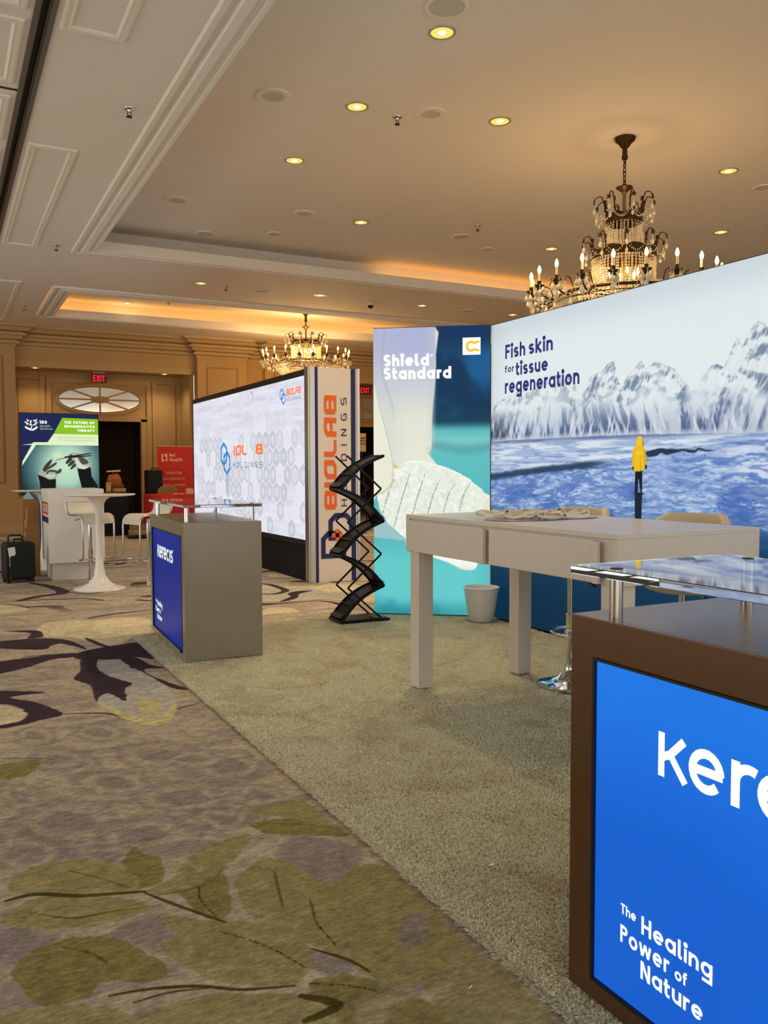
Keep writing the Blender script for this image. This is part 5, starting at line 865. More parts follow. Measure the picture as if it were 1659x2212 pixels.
# the big wordmark is caught half drawn
text(a, 'IOL', ls(12.42, 1.60), U, V, .15, .2, sq=True, width=.62); text(a, 'B', ls(11.40, 1.60), U, V, .15, .22, sq=True, width=.28); a.build('lettering_orange', oran, t)
a = MB(); text(a, 'HOLDINGS', ls(10.20, 2.262), U, V, .045, .15, sq=True, track=.55, width=.50); text(a, 'HOLDINGS', ls(12.45, 1.415), U, V, .085, .13, sq=True, track=.55, width=1.30); a.build('lettering_grey', gryb, t)
def chain_logo(mb, O, Uv, Vv, k, o2=0):
    O = Vector(O); Uv = Vector(Uv); Vv = Vector(Vv)
    def link(cx, cy, w_):
        p = [(cx+.5*k*cos(radians(a_))*1.0, cy+.5*k*sin(radians(a_))) for a_ in (90, 30, -30, -90, -150, 150, 90)]
        ribbon(mb, p, w_*k, lambda q: O+Uv*q.x+Vv*q.y)
    link(-.22*k, .2*k, .075); link(.22*k, -.2*k, .075); link(-.22*k, .2*k, .0001)
a = MB(); chain_logo(a, ls(10.33, 2.335), U, V, .14); chain_logo(a, ls(12.85, 1.56), U, V, .34); a.build('logo_links', blue, t)
a = MB(); a.poly([ls(11.66,2.50), ls(11.55,2.45), ls(11.50,2.40), ls(11.46,2.36), ls(11.50,2.50)]); a.poly([ls(11.72,2.46),ls(11.69,2.46),ls(11.69,2.42),ls(11.72,2.42)]); a.build('graphic_fragment', emit('led_pink', (206, 178, 190), 1), t)
a = MB(); a.poly([ls(12.78,1.36), ls(12.68,1.30), ls(12.70,1.05), ls(12.76,1.0), ls(12.82,1.06), ls(12.84,1.30)]); a.poly([ls(12.74,.98), ls(12.70,.80), ls(12.76,.76), ls(12.80,.85)]); a.build('graphic_reflection', emit('led_silver', (168, 182, 200), 1), t)
# end column
M_colw = mat('column_white_panel', (222, 212, 204), .45, var=.015); M_navy = mat('navy_stripe', (22, 30, 92), .5)
c = MB(); c.box(.0, .69, 0, .10, 0, 2.63); co = c.build('end_column', M_colw, t)
for x0, x1, m_, n_ in ((-.004, .012, M_alu, 'edge_profile'), (.018, .086, M_alu, 'edge_profile'), (.660, .692, M_alu, 'edge_profile')):
    m = MB(); m.box(x0, x1, -.012, .10, 0, 2.635); m.build(n_, m_, co)
for x0, x1 in ((.09, .129), (.575, .637)): m = MB(); m.box(x0, x1, -.004, 0, 0, 2.63); m.build('navy_stripe', M_navy, co)
U, V = (0,0,1), (-1,0,0)
a = MB(); text(a, 'BIOLAB', (.375, -.004, .895), U, V, .165, .215, sq=True, track=.13, width=1.40); a.build('lettering_orange', mat('orange_vinyl', (232, 104, 30), .5), t)
a = MB(); text(a, 'HOLDINGS', (.515, -.004, .93), U, V, .078, .13, sq=True, track=.9, width=1.34); a.build('lettering_navy', M_navy, t)
a = MB()
for cx, cz, w_ in ((.33, .46, .03), (.43, .68, .03)):
    k = .14; p = [(cx+k*x_, cz+k*z_) for x_, z_ in ((-1,-1),(1,-1),(1,.5),(.5,1),(-.5,1),(-1,.5),(-1,-1))]
    ribbon(a, p, w_, lambda q: Vector((q.x, -.0042, q.y)))
a.build('logo_links', M_navy, t)
a = MB(); a.box(.355, .405, -.0046, -.004, .50, .65); a.box(.305, .455, -.0046, -.004, .55, .60); a.build('logo_cross', mat('orange_vinyl', (232, 104, 30), .5), t)

# ------------------------------------------------------------------ lit hands display panel behind the white counter
BX0, BW, BZ0, BZ1, BY = 1.046, 1.095, .05, 2.226, 13.4
def hands_print():
    # traced in a 0..1 frame: u across, v up over the upper 1.2 m that shows
    c = Canvas(0, BW, BZ0, BZ1, .004, (30, 38, 84)); U_, Z = c.grid()
    K = BW/1175
    def q(zx, zy): return ((zx-290)*K, 2.226-(zy-155)*K*1.045)
    def P(col, pts, s=.004, a=1, sm=0): c.poly(col, [q(*p) for p in pts], s, a, sm)
    P((140, 200, 30), [(915,212),(1500,222),(1500,462),(780,458)]); P((228, 246, 196), [(780,458),(1500,462),(1500,636),(300,632),(690,585)]); P((228, 248, 204), [(300,955),(310,880),(475,590),(1500,590),(1500,636),(515,632)])
    ph = [(515,632),(1500,636),(1500,1500),(280,1500),(280,1000)]
    sl, m = c.mask([q(*p) for p in ph], .004); X, Y = np.meshgrid(c.xs[sl[1]], c.ys[sl[0]])
    cxx, cyy = q(960, 950); d = np.sqrt(((X-cxx)/.42)**2+((Y-cyy)/.45)**2); col = np.stack([np.interp(d, [0, .6, 1.1, 1.7], v) for v in ((.80,.70,.34,.06), (.93,.84,.50,.14), (.78,.74,.50,.17))], -1)
    c.mixm(m, col, sl)
    P((224, 232, 190), [(760,770),(870,725),(910,820),(790,865)], .004, .7)
    # left hand
    dk = (34, 40, 36); sk = (170, 178, 156)
    P(sk, [(530,1080),(580,1010),(610,940),(690,870),(740,845),(745,880),(690,960),(800,900),(820,915),(740,975),(680,1000),(800,1010),(820,1030),(880,990),(885,1045),(840,1070),(790,1160),(800,1240),(560,1240)], .005, 1, 2)
    P(dk, [(600,1010),(650,930),(700,880),(745,850),(740,890),(690,970),(650,1040)], .006, .85, 2); P(dk, [(690,970),(790,900),(820,910),(760,965),(670,1010)], .005, .8, 2); P(dk, [(660,1045),(720,1010),(810,1020),(800,1045),(700,1040),(670,1080)], .005, .8, 2); P(dk, [(790,1060),(860,995),(885,1000),(880,1045),(830,1070)], .006, .75, 2)
    P((18, 22, 24), [(528,1080),(600,1110),(700,1160),(800,1150),(780,1500),(570,1500),(560,1240)], .006, 1, 1); P((210, 216, 190), [(650,1090),(740,1075),(800,1080),(760,1130),(680,1130)], .01, .8, 2)
    # right hand with forceps
    P(sk, [(1000,790),(1060,745),(1160,750),(1240,810),(1330,900),(1330,980),(1130,990),(1090,960),(1030,1000),(1020,990),(1080,910),(1000,955),(985,940),(1060,860),(960,915),(950,900),(1010,840)], .005, 1, 2)
    P(dk, [(950,900),(1000,830),(1040,820),(1050,860),(980,920)], .005, .85, 2); P(dk, [(985,935),(1050,870),(1090,870),(1070,920),(1000,960)], .005, .85, 2); P(dk, [(1020,990),(1080,915),(1110,930),(1090,965),(1040,1005)], .005, .85, 2); P(dk, [(1000,790),(1060,770),(1050,830),(1010,820)], .005, .7, 2); P(dk, [(1150,800),(1240,830),(1310,900),(1220,930),(1170,880)], .008, .7, 2)
    P((222, 228, 208), [(1060,780),(1110,780),(1140,860),(1220,940),(1290,950),(1260,1000),(1140,980),(1110,880)], .008, .85, 2)
    P((14, 18, 20), [(1130,990),(1230,1005),(1335,970),(1350,1120),(1440,1260),(1480,1500),(1240,1500),(1180,1230),(1150,1110)], .006, 1, 1)
    c.line((30, 34, 36), [q(940,815),q(1060,800),q(1340,755)], .02, .004); c.line((30, 34, 36), [q(940,820),q(1100,812),q(1350,790)], .018, .004); c.line((40, 44, 44), [q(800,865),q(880,840),q(990,822)], .007, .003)
    return c.a
t = thing('backlit_display', 'backlit navy and green panel showing two gloved hands, behind the white counter', 'display panel', (BX0, BY, 0), radians(1.0))
b = MB(); b.box(-.012, BW+.012, .004, .10, 0, 2.236); b.build('frame', M_black, t, bevel=.004)
s = MB(); s.quad((0, 0, BZ0), (BW, 0, BZ0), (BW, 0, BZ1), (0, 0, BZ1)); s.build('fabric_print', print_mat('hands_picture', hands_print(), .95), t, uv=lambda v: (v[0]/BW, (v[2]-BZ0)/(BZ1-BZ0)))
K = BW/1175
def q3(zx, zy, o=.003): return Vector(((zx-290)*K, -o, 2.226-(zy-155)*K*1.045))
U, V = (1,0,0), (0,0,1); we = emit('panel_white', (244, 250, 236), 1.05); ge = emit('panel_grey', (170, 186, 150), .9)
a = MB(); text(a, '180', q3(572, 310), U, V, .048, .21, width=.105)
for s_, y_, w_ in (('THE FUTURE OF', 300, 470), ('REGENERATIVE', 360, 465), ('THERAPY', 421, 275)): text(a, s_, q3(1412, y_), U, V, .036, .22, width=w_*K, align='R')
# tree of leaves held by two palms
for x, y, r, an in ((375,295,20,150),(400,262,20,120),(398,318,17,200),(430,330,14,220),(520,262,22,50),(530,297,20,20),(512,322,17,-20),(490,335,13,-40),(440,275,14,100),(490,262,14,70)):
    o = q3(x, y); d = Vector((cos(radians(an)), 0, sin(radians(an))))*r*K*1.5; e = Vector((-d.z, 0, d.x))*.42; a.poly([o-d, o-d*.2+e, o+d, o-d*.2-e])
MZ = lambda q: Vector((q.x, -.003, q.y))
ribbon(a, [(q3(445,390).x, q3(445,390).z), (q3(462,340).x, q3(462,340).z), (q3(440,300).x, q3(440,300).z), (q3(455,262).x, q3(455,262).z)], .006, MZ)
for pts in (((362,358),(390,380),(440,400),(455,408)), ((540,358),(515,380),(480,400),(462,408))): ribbon(a, [(q3(*p).x, q3(*p).z) for p in pts], .013, MZ)
a.build('lettering_white', we, t)
a = MB(); text(a, 'Health', q3(578, 360), U, V, .031, .15, width=.145); text(a, 'Services', q3(578, 400), U, V, .031, .15, width=.178)
text(a, 'Specializing in skin graft biologics', q3(1420, 527), U, V, .027, .11, width=.545, align='R'); text(a, 'for non-healing wound recovery', q3(1420, 568), U, V, .027, .11, width=.515, align='R'); a.build('lettering_grey', ge, t)

# ------------------------------------------------------------------ white counter with orange and blue graphic
t = thing('reception_counter', 'white box counter on recessed plinth with orange and navy graphic on its left end', 'counter', (1.172, 11.2, 0))
b = MB(); b.box(0, .668, 0, .78, .222, 1.15); b.build('body', M_white, t, bevel=.003)
b = MB(); b.box(.04, .64, .06, .72, 0, .222); b.build('plinth', mat('plinth_white', (214, 206, 200), .45), t)
g = MB(); g.quad((-.002,.74,.985), (-.002,.02,.985), (-.002,.02,.83), (-.002,.74,.83)); g.build('orange_block', mat('orange_print', (214, 86, 24), .5), t)
g = MB(); text(g, 'BIOLAB', (-.003, .70, .86), (0,-1,0), (0,0,1), .10, .2, sq=True, width=.62); g.build('lettering', M_white, t)
g = MB(); g.quad((-.002,.74,.80), (-.002,.0,.80), (-.002,.0,.725), (-.002,.74,.725)); g.build('navy_band', M_navy, t)

# ------------------------------------------------------------------ tulip tables and white bar stools
M_tul = mat('tulip_white', (236, 230, 224), .22, var=.01, coat=.4)
def tulip(loc, label):
    t = thing('tulip_table', label, 'table', loc)
    MB().lathe([(.30, 0), (.30, .006), (.285, .014), (.20, .035), (.12, .075), (.07, .15), (.048, .28), (.038, .45), (.036, .70), (.040, .90), (.055, .98), (.09, 1.04), (.135, 1.075), (.14, 1.085)], 40).build('pedestal', M_tul, t, smooth=60)
    MB().lathe([(.30, 1.082), (.40, 1.092), (.42, 1.102), (.42, 1.108), (.415, 1.112), (.001, 1.113)], 56).build('tabletop', M_tul, t, smooth=40)
tulip((1.62, 10.25, 0), 'white round tulip bar table in front of the white counter'); tulip((1.27, 12.75, 0), 'white round tulip bar table, mostly hidden behind the white counter')
def lem_stool(loc, rz, label):
    t = thing('white_bar_stool', label, 'stool', loc, rz)
    MB().lathe([(.215, 0), (.215, .012), (.205, .016), (.03, .02), (.026, .03)], 40).build('base', M_steel, t, smooth=30)
    MB().lathe([(.026, .02), (.026, .42), (.019, .425), (.019, .80)], 24).build('column', M_chrome, t, smooth=40)
    prof = spline([(0,.215,.985),(0,.205,.93),(0,.17,.868),(0,.10,.846),(0,-.05,.85),(0,-.15,.848),(0,-.205,.81),(0,-.222,.74)], 5)
    s = MB(); s.strip(prof, .19, .013, (1,0,0)); s.build('seat', mat('stool_white_leather', (232, 226, 210), .4), t, smooth=50, bevel=.005)
    f = MB()
    for sx in (-.2, .2):
        side = [Vector((sx, p.y, p.z)) for p in prof]+[Vector((sx, -.222, .40)), Vector((sx, -.215, .34)), Vector((sx, -.18, .312)), Vector((sx, -.12, .31))]
        f.strip(side, .009, .004, (1,0,0)) if False else f.tube(side, .011, 8)
    f.tube([(-.2,-.12,.31), (.2,-.12,.31)], .011, 8); f.tube([(-.2,.215,.985), (.2,.215,.985)], .010, 8); f.build('frame', M_steel, t, smooth=60)
    l = MB(); l.tube([(0,0,.80), (-.12,.0,.80), (-.20,-.02,.785)], .004, 6); l.build('lever', M_black, t)
lem_stool((1.60, 10.78, 0), radians(18), 'white low-backed bar stool standing behind the tulip table stem')
lem_stool((2.20, 10.30, 0), radians(-72), 'white low-backed bar stool seen from its side, half behind the grey counter')

# ------------------------------------------------------------------ luggage, carton, tape
t = thing('suitcase', 'black wheeled carry-on case with white and green tag beside the white counter', 'suitcase', (.825, 11.36, 0), radians(12))
M_case = mat('case_nylon', (12, 17, 17), .6, bump=.25)
def rbox(x0, x1, y0, y1, z0, z1, r, n=5):
    pts = []
    for cx_, cz_, a0_ in ((x1-r, z1-r, 0), (x0+r, z1-r, 90), (x0+r, z0+r, 180), (x1-r, z0+r, 270)):
        pts += [(cx_+r*cos(radians(a0_+90*k/n)), cz_+r*sin(radians(a0_+90*k/n))) for k in range(n+1)]
    return MB().loft([[(p[0], y, p[1]) for p in pts] for y in (y1, y0)])
rbox(-.175, .175, -.11, .11, .03, .50, .05).build('shell', M_case, t, smooth=40, bevel=.012)
rbox(-.13, .16, -.135, -.10, .06, .34, .03).build('front_pocket', M_case, t, smooth=40, bevel=.008)
h = MB(); h.tube([(-.10,.05,.49), (-.10,.05,.56), (-.08,.05,.58), (.05,.05,.58), (.07,.05,.56), (.07,.05,.49)], .012, 8); h.build('pull_handle', M_black, t, smooth=60)
h = MB(); h.tube([(-.06,-.02,.495), (-.05,-.02,.535), (.05,-.02,.535), (.06,-.02,.495)], .013, 8); h.build('top_handle', M_black, t, smooth=60)
for sx in (-.14, .14):
    m = MB(); m.tube([(sx-.015, .09, .03), (sx+.015, .09, .03)], .03, 14); m.build('wheel', M_black, t)
    m = MB(); m.box(sx-.02, sx+.02, -.11, -.07, 0, .035); m.build('foot', M_black, t)
g = MB(); g.poly([(-.155,-.1145,.44), (-.07,-.1145,.45), (-.06,-.1145,.37), (-.095,-.1145,.30), (-.085,-.1145,.20), (-.14,-.1145,.21), (-.135,-.1145,.31)]); g.poly([(-.13,-.1145,.12), (-.09,-.1145,.13), (-.08,-.1145,.07), (-.125,-.1145,.06)]); g.build('sticker', M_white, t)
g = MB(); g.poly([(-.13,-.1148,.185), (-.09,-.1148,.19), (-.095,-.1148,.13), (-.128,-.1148,.125)]); g.build('sticker', mat('sticker_green', (150, 170, 60), .6), t, label='green sticker')
t = thing('cardboard_carton', 'tall narrow brown cardboard carton leaning beside the white counter', 'box', (1.01, 11.93, 0), radians(8))
M_card = mat('kraft_card', (150, 108, 62), .8, var=.10, scale=12)
m = MB(); m.hexa([(-.105,-.1,0),(.105,-.1,0),(.105,.1,0),(-.105,.1,0),(-.095,-.08,1.02),(.115,-.08,1.0),(.115,.12,1.0),(-.095,.12,1.02)]); m.build('carton', M_card, t, bevel=.004)
m = MB(); m.poly([(-.075,-.0885,.62),(-.05,-.0885,.66),(-.035,-.083,.86),(-.055,-.0825,.9),(-.062,-.084,.78),(-.08,-.0867,.72)]); m.poly([(-.09,-.0905,.52),(-.07,-.0905,.53),(-.06,-.088,.6),(-.08,-.088,.61)]); m.build('torn_tape', mat('torn_kraft', (196, 160, 112), .8), t)
for x, h in ((-.095, .05), (.0, .03)): m = MB(); m.hexa([(x,.10,1.005),(x+.1,.10,1.005),(x+.1,.104,1.005),(x,.104,1.005),(x+.01,.13,1.005+h),(x+.1,.13,1.005+h),(x+.1,.134,1.005+h),(x+.01,.134,1.005+h)]); m.build('flap', M_card, t)
m = MB(); m.loft([[(-.07,-.03,0),(.07,-.05,0),(.075,.05,0),(-.06,.06,0)], [(-.03,-.012,.06),(.02,-.02,.08),(.03,.02,.075),(-.01,.02,.055)], [(-.005,0,.085),(.005,-.004,.095),(.008,.003,.092),(0,.005,.085)]])
o = m.build('folded_cloth', mat('pale_blue_cloth', (150, 196, 206), .8)); o.location = (1.0, 11.93, 1.011); tag(o, 'pale blue folded cloth sitting on the tall brown carton', 'cloth')
t = thing('hazard_tape', 'black and yellow striped tape strip stuck to the carpet near the side-on stool', 'tape', (2.06, 12.85, .0), radians(9.5))
m = MB(); m.box(0, 1.1, -.03, .03, .0005, .002); m.build('strip', mat('tape_yellow', (206, 176, 92), .6), t)
for k in range(8):
    m = MB(); x = .03+.135*k; m.poly([(x,-.03,.0025),(x+.075,-.03,.0025),(x+.105,.03,.0025),(x+.03,.03,.0025)]); m.build('stripe', M_black, t)

# ------------------------------------------------------------------ things in and before the left doorway
t = thing('draped_table', 'black draped table carrying cartons in the dark doorway', 'table', (2.88, 18.25, 0))
def drape(x0, x1, y0, y1, z, m, name, parent, amp=.014):
    b = MB(); rings = []
    for h, k in ((z+.004, 0), (z, .3), (z*.5, .8), (.01, 1.2)):
        r = []; n = 18
        for (ax, ay), (bx, by), (nx, ny) in (((x0,y0),(x1,y0),(0,-1)), ((x1,y0),(x1,y1),(1,0)), ((x1,y1),(x0,y1),(0,1)), ((x0,y1),(x0,y0),(-1,0))):
            for j in range(n):
                f = j/n; o = amp*k*(1+sin(f*31+ax*3))+.004; r.append((ax+(bx-ax)*f+nx*o, ay+(by-ay)*f+ny*o, h))
        rings.append(r)
    return b.loft(list(reversed(rings)), True, True).build(name, m, parent, smooth=50)
m = MB(); m.box(.02, .58, .02, .58, .88, .915); m.build('tabletop', M_black, t)
for x in (.05, .53):
    for y in (.05, .53): m = MB(); m.box(x-.015, x+.015, y-.015, y+.015, 0, .88); m.build('leg', M_steel, t)
drape(0, .60, 0, .60, .918, M_blackcloth, 'drape', t)
def carton(name, label, x, y, z, sx, sy, sz, rz, rgb, cat='box', lid=False):
    t = thing(name, label, cat, (x, y, z), rz); m = MB(); m.box(-sx/2, sx/2, -sy/2, sy/2, 0, sz); m.build('body', mat('carton_tone', rgb, .75, var=.06), t, bevel=.002)
    if lid: m = MB(); m.box(-sx/2-.004, sx/2+.004, -sy/2-.004, sy/2+.004, sz-.05, sz+.004); m.build('lid', mat('carton_tone', tuple(min(255, c+14) for c in rgb), .75), t)
    else: m = MB(); m.box(-.02, .02, -sy/2-.001, sy/2+.001, sz*.7, sz+.001); m.build('packing_tape', mat('pack_tape', tuple(int(c*.85) for c in rgb), .4), t)
ZT = .924
carton('carton', 'flat cream carton at the front of the black draped table', 3.34, 18.40, ZT, .24, .16, .07, .15, (196, 160, 100))
carton('carton', 'narrow white carton standing upright on the black draped table', 3.13, 18.45, ZT, .09, .08, .20, 0, (220, 180, 118))
carton('carton', 'brown carton at the back of the draped table under the orange bag', 3.30, 18.66, ZT, .30, .24, .15, .1, (120, 66, 32), lid=True)
tb = thing('orange_bag', 'slumped orange brown paper bag on the brown carton', 'bag', (3.29, 18.66, ZT+.155))
MB().loft([[(-.13,-.08,0),(.14,-.08,0),(.14,.08,0),(-.13,.08,0)], [(-.14,-.09,.10),(.13,-.09,.12),(.13,.09,.12),(-.14,.09,.10)], [(-.11,-.03,.20),(.07,-.03,.235),(.07,.04,.235),(-.11,.04,.20)]]).build('body', mat('orange_paper', (176, 96, 40), .7), tb)
m = MB(); m.tube([(-.05,-.035,.2), (-.03,-.04,.26), (.02,-.04,.27), (.03,-.035,.22)], .005, 6); m.build('handle', mat('cord_tan', (170, 120, 60), .8), tb)
m = MB(); m.hexa([(-.14,-.06,0),(.14,-.07,.01),(.14,.05,.01),(-.13,.06,0),(-.14,-.06,.03),(.14,-.07,.05),(.14,.05,.05),(-.13,.06,.03)]); o = m.build('paper_sheaf', mat('cream_paper', (232, 196, 140), .7), bevel=.003); o.location = (3.27, 18.66, 1.336); tag(o, 'cream paper sheaf lying on top of the orange bag', 'paper')
carton('storage_box', 'wide flat tan box on the floor right of the draped table', 3.62, 17.85, 0, .34, .3, .13, .1, (168, 128, 76), lid=True)
carton('storage_box', 'small tan box stacked on the wide flat box by the draped table', 3.62, 17.85, .135, .28, .22, .12, -.1, (150, 112, 66))
cbl = MB()
for k in range(4): cbl.tube([((.20+.02*k)*cos(a), (.15+.012*k)*sin(a), .012+.013*k) for a in np.linspace(0, 2*pi, 21)[:-1]], .009, 6, True)
o = cbl.build('cable_coil', M_black, smooth=60); o.location = (3.52, 17.3, 0); tag(o, 'coiled black cable on the carpet beside the stacked tan boxes', 'cable')
t = thing('equipment_case', 'tall black upright case standing left of the red banner', 'case', (4.27, 19.35, 0))
m = MB(); m.box(-.165, .165, -.2, .2, .04, 1.38); m.build('body', mat('case_black', (12, 12, 13), .7), t, bevel=.03, seg=3); m = MB(); m.tube([(-.08,-.15,1.37), (-.07,-.15,1.42), (.07,-.15,1.42), (.08,-.15,1.37)], .012, 8); m.build('handle', M_black, t)
for sx in (-.12, .12): m = MB(); m.tube([(sx-.02,-.14,.03), (sx+.02,-.14,.03)], .03, 12); m.build('wheel', M_black, t)
# red roll-up banner
t = thing('rollup_banner', 'red roll-up banner with pale lettering behind the red table', 'banner', (4.43, 19.6, 0))
M_red = mat('banner_red', (196, 44, 28), .6, var=.03); M_pk = mat('banner_ink', (240, 190, 160), .6)
m = MB(); m.box(0, .90, 0, .006, .08, 1.93); m.build('fabric', M_red, t); m = MB(); m.box(-.01, .91, -.07, .07, 0, .08); m.build('base_cassette', M_alu, t, bevel=.01); m = MB(); m.box(-.005, .905, -.008, .014, 1.915, 1.94); m.build('top_rail', mat('rail_tan', (206, 150, 104), .4), t)
m = MB(); m.tube([(.45,.02,.08), (.45,.02,1.92)], .008, 8); m.build('support_pole', M_alu, t)
a = MB(); U, V = (1,0,0), (0,0,1)
def nb(x, z): return (x, -.002, z)
text(a, 'Net', nb(.27, 1.685), U, V, .075, .2, width=.135); text(a, 'Health', nb(.27, 1.575), U, V, .085, .2, width=.30); text(a, 'Supporting', nb(.18, 1.29), U, V, .062, .13, width=.37); text(a, 'your journey to', nb(.12, 1.15), U, V, .062, .13, width=.50); text(a, 'better outcomes', nb(.125, 1.005), U, V, .062, .12, width=.50, slant=.22)
a.poly([nb(.09,1.575), nb(.15,1.575), nb(.15,1.615), nb(.128,1.63), nb(.118,1.655), nb(.128,1.68), nb(.15,1.70), nb(.125,1.74), nb(.09,1.755)]); a.poly([nb(.165,1.755), nb(.225,1.755), nb(.225,1.575), nb(.2,1.585), nb(.165,1.61), nb(.19,1.63), nb(.197,1.655), nb(.19,1.68), nb(.165,1.70)])
a.build('lettering', M_pk, t)
# red table, what stands on it, and its chair
t = thing('red_table', 'table under a red cloth in front of the red banner', 'table', (3.86, 17.75, 0))
m = MB(); m.box(.02, 1.5, .02, .65, .82, .855); m.build('tabletop', M_trimw, t)
for x in (.08, 1.44):
    for y in (.08, .6): m = MB(); m.tube([(x, y, 0), (x, y, .82)], .015, 8); m.build('leg', M_steel, t)
drape(0, 1.52, 0, .67, .858, mat('red_cloth', (190, 34, 24), .75, var=.05), 'tablecloth', t)
carton('carton', 'small pale carton at the right end of the red table', 4.78, 18.0, .863, .22, .14, .12, .05, (236, 190, 150))
for k, (x, y, d) in enumerate(((4.42, 17.9, 'left'), (4.55, 17.92, 'right'))):
    m = MB(); m.hexa([(-.05,-.03,0),(.05,-.035,0),(.05,.03,0),(-.05,.035,0),(-.04,-.02,.02),(.045,-.03,.024),(.04,.02,.02),(-.045,.03,.024)]); o = m.build('leaflet_stack', mat('leaflet', (230, 150, 120), .6), bevel=.002); o.location = (x, y, .863); tag(o, 'small leaflet stack on the red table, the %s one of two' % d, 'leaflet')
t = thing('banquet_chair', 'tan banquet chair with rounded back standing behind the red table', 'chair', (4.42, 18.6, 0))
M_tan = mat('chair_tan', (148, 112, 64), .7)
pts = [(-.22,.62),(.22,.62),(.235,.82),(.22,.95),(.14,1.02),(-.14,1.02),(-.22,.95),(-.235,.82)]
MB().loft([[(p[0], y, p[1]) for p in pts] for y in (.06, 0)]).build('backrest', M_tan, t, bevel=.015, seg=3)
m = MB(); m.box(-.22, .22, .0, .44, .42, .49); m.build('seat', M_tan, t, bevel=.02)
for sx in (-.2, .2):
    m = MB(); m.tube([(sx,.0,0), (sx,.02,.45), (sx,.03,.8)], .013, 8); m.build('leg', M_bronze, t); m = MB(); m.tube([(sx,.42,0), (sx,.41,.43)], .013, 8); m.build('leg', M_bronze, t)
# things glimpsed in the gap by the hand display panel
t = thing('easel_sign', 'small cream notice board in the gap right of the video wall', 'sign', (9.30, 19.0, 0))
m = MB(); m.box(-.28, .20, 0, .02, 1.82, 2.28); m.build('board', mat('notice_cream', (216, 190, 140), .6), t, bevel=.004)
a = MB()
for k, s_ in enumerate(('larger', 'only', 'box')): text(a, s_, (.185, -.003, 2.14-.075*k), (1,0,0), (0,0,1), .06, .2, align='R')
a.build('lettering', mat('notice_ink', (70, 44, 26), .7), t)
for sx in (-.2, .15): m = MB(); m.tube([(sx,-.2,0), (sx*.5,.03,1.95)], .014, 8); m.build('leg', M_black, t)
m = MB(); m.tube([(0,.35,0), (0,.03,1.95)], .014, 8); m.build('leg', M_black, t); m = MB(); m.box(-.25, .18, -.03, .04, 1.78, 1.82); m.build('tray', M_black, t)
def stack_chair(loc, rz, label):
    t = thing('stacking_chair', label, 'chair', loc, rz); m = MB(); m.box(-.22, .22, -.22, .22, .43, .48); m.build('seat', M_blackcloth, t, bevel=.02); m = MB(); m.box(-.21, .21, .20, .24, .55, .95); m.build('backrest', M_blackcloth, t, bevel=.02)
    for sx in (-.2, .2):
        m = MB(); m.tube([(sx,.2,0), (sx,.21,.5), (sx,.24,.94)], .012, 8); m.build('leg', M_black, t); m = MB(); m.tube([(sx,-.2,0), (sx,-.19,.44)], .012, 8); m.build('leg', M_black, t)
stack_chair((8.42, 17.0, 0), .6, 'black chair glimpsed in the gap between the video wall and the hand display panel')

M_brass = mat('antique_brass', (70, 48, 22), .4, .7, var=.3, scale=30)
# ------------------------------------------------------------------ crystal chandeliers
def crystal(name, tint, glow):
    m = bpy.data.materials.new(name); m.use_nodes = True; b = m.node_tree.nodes['Principled BSDF']
    b.inputs['Base Color'].default_value = (*tint, 1); b.inputs['Roughness'].default_value = .08; b.inputs['IOR'].default_value = 1.6
    b.inputs['Transmission Weight'].default_value = .25; b.inputs['Specular IOR Level'].default_value = .9; b.inputs['Metallic'].default_value = .0
    nz = m.node_tree.nodes.new('ShaderNodeTexNoise'); nz.inputs['Scale'].default_value = 30
    r = m.node_tree.nodes.new('ShaderNodeMapRange'); r.inputs[3].default_value = .02; r.inputs[4].default_value = .25; m.node_tree.links.new(nz.outputs[0], r.inputs[0]); m.node_tree.links.new(r.outputs[0], b.inputs['Roughness'])
    return m
M_cry = crystal('cut_crystal', (1, .86, .60), 0)
M_flame = emit('candle_bulb', (255, 214, 130), 9, (255, 240, 210)); M_cand = mat('candle_sleeve', (232, 206, 150), .5)
def pendant(mb, c, s=1):
    x, y, z = c; mb.octa((x, y, z), .012*s); mb.octa((x, y, z-.024*s), .009*s)
    i = len(mb.v); n = 6; rings = [(.004, -.034), (.018, -.062), (.022, -.08), (.012, -.102), (.002, -.108)]
    mb.lathe([(r*s, h*s) for r, h in reversed(rings)], n, c)
def swag(mb, a, b, sag, n=9, r=.009):
    a = Vector(a); b = Vector(b)
    for j in range(n+1): f = j/n; p = a+(b-a)*f; mb.octa((p.x, p.y, p.z-sag*4*f*(1-f)), r, r*1.15)
def strands(mb, R, z0, z1, n, r, taper=0, jit=.25):
    m = max(1, int((z0-z1)/(r*2.25)))
    for k in range(n):
        a = 2*pi*k/n
        for j in range(m):
            rr = R*(1-taper*j/m); q = 1+jit*(random.random()-.5); mb.octa((rr*cos(a), rr*sin(a), z0-(z0-z1)*j/m), r*q, r*1.25*q, .7)
def rod_ring(mb, R, z0, z1, n):
    for k in range(n):
        a = 2*pi*k/n; mb.lathe([(.002, z1), (.006, z1+.01), (.006, z0-.01), (.002, z0)], 4, (R*cos(a), R*sin(a), 0))
def band(mb, R, z0, z1, scal=0, n=48):
    mb.loft([[(r*cos(2*pi*j/n), r*sin(2*pi*j/n), z+(scal*abs(sin(8*pi*j/n)) if top else 0)) for j in range(n)] for r, z, top in ((R, z0, 0), (R*1.03, z0+.012, 0), (R*1.02, z1, 1), (R*.98, z1, 1), (R*.97, z0, 0))]+[[(R*cos(2*pi*j/n), R*sin(2*pi*j/n), z0) for j in range(n)]], True, False)
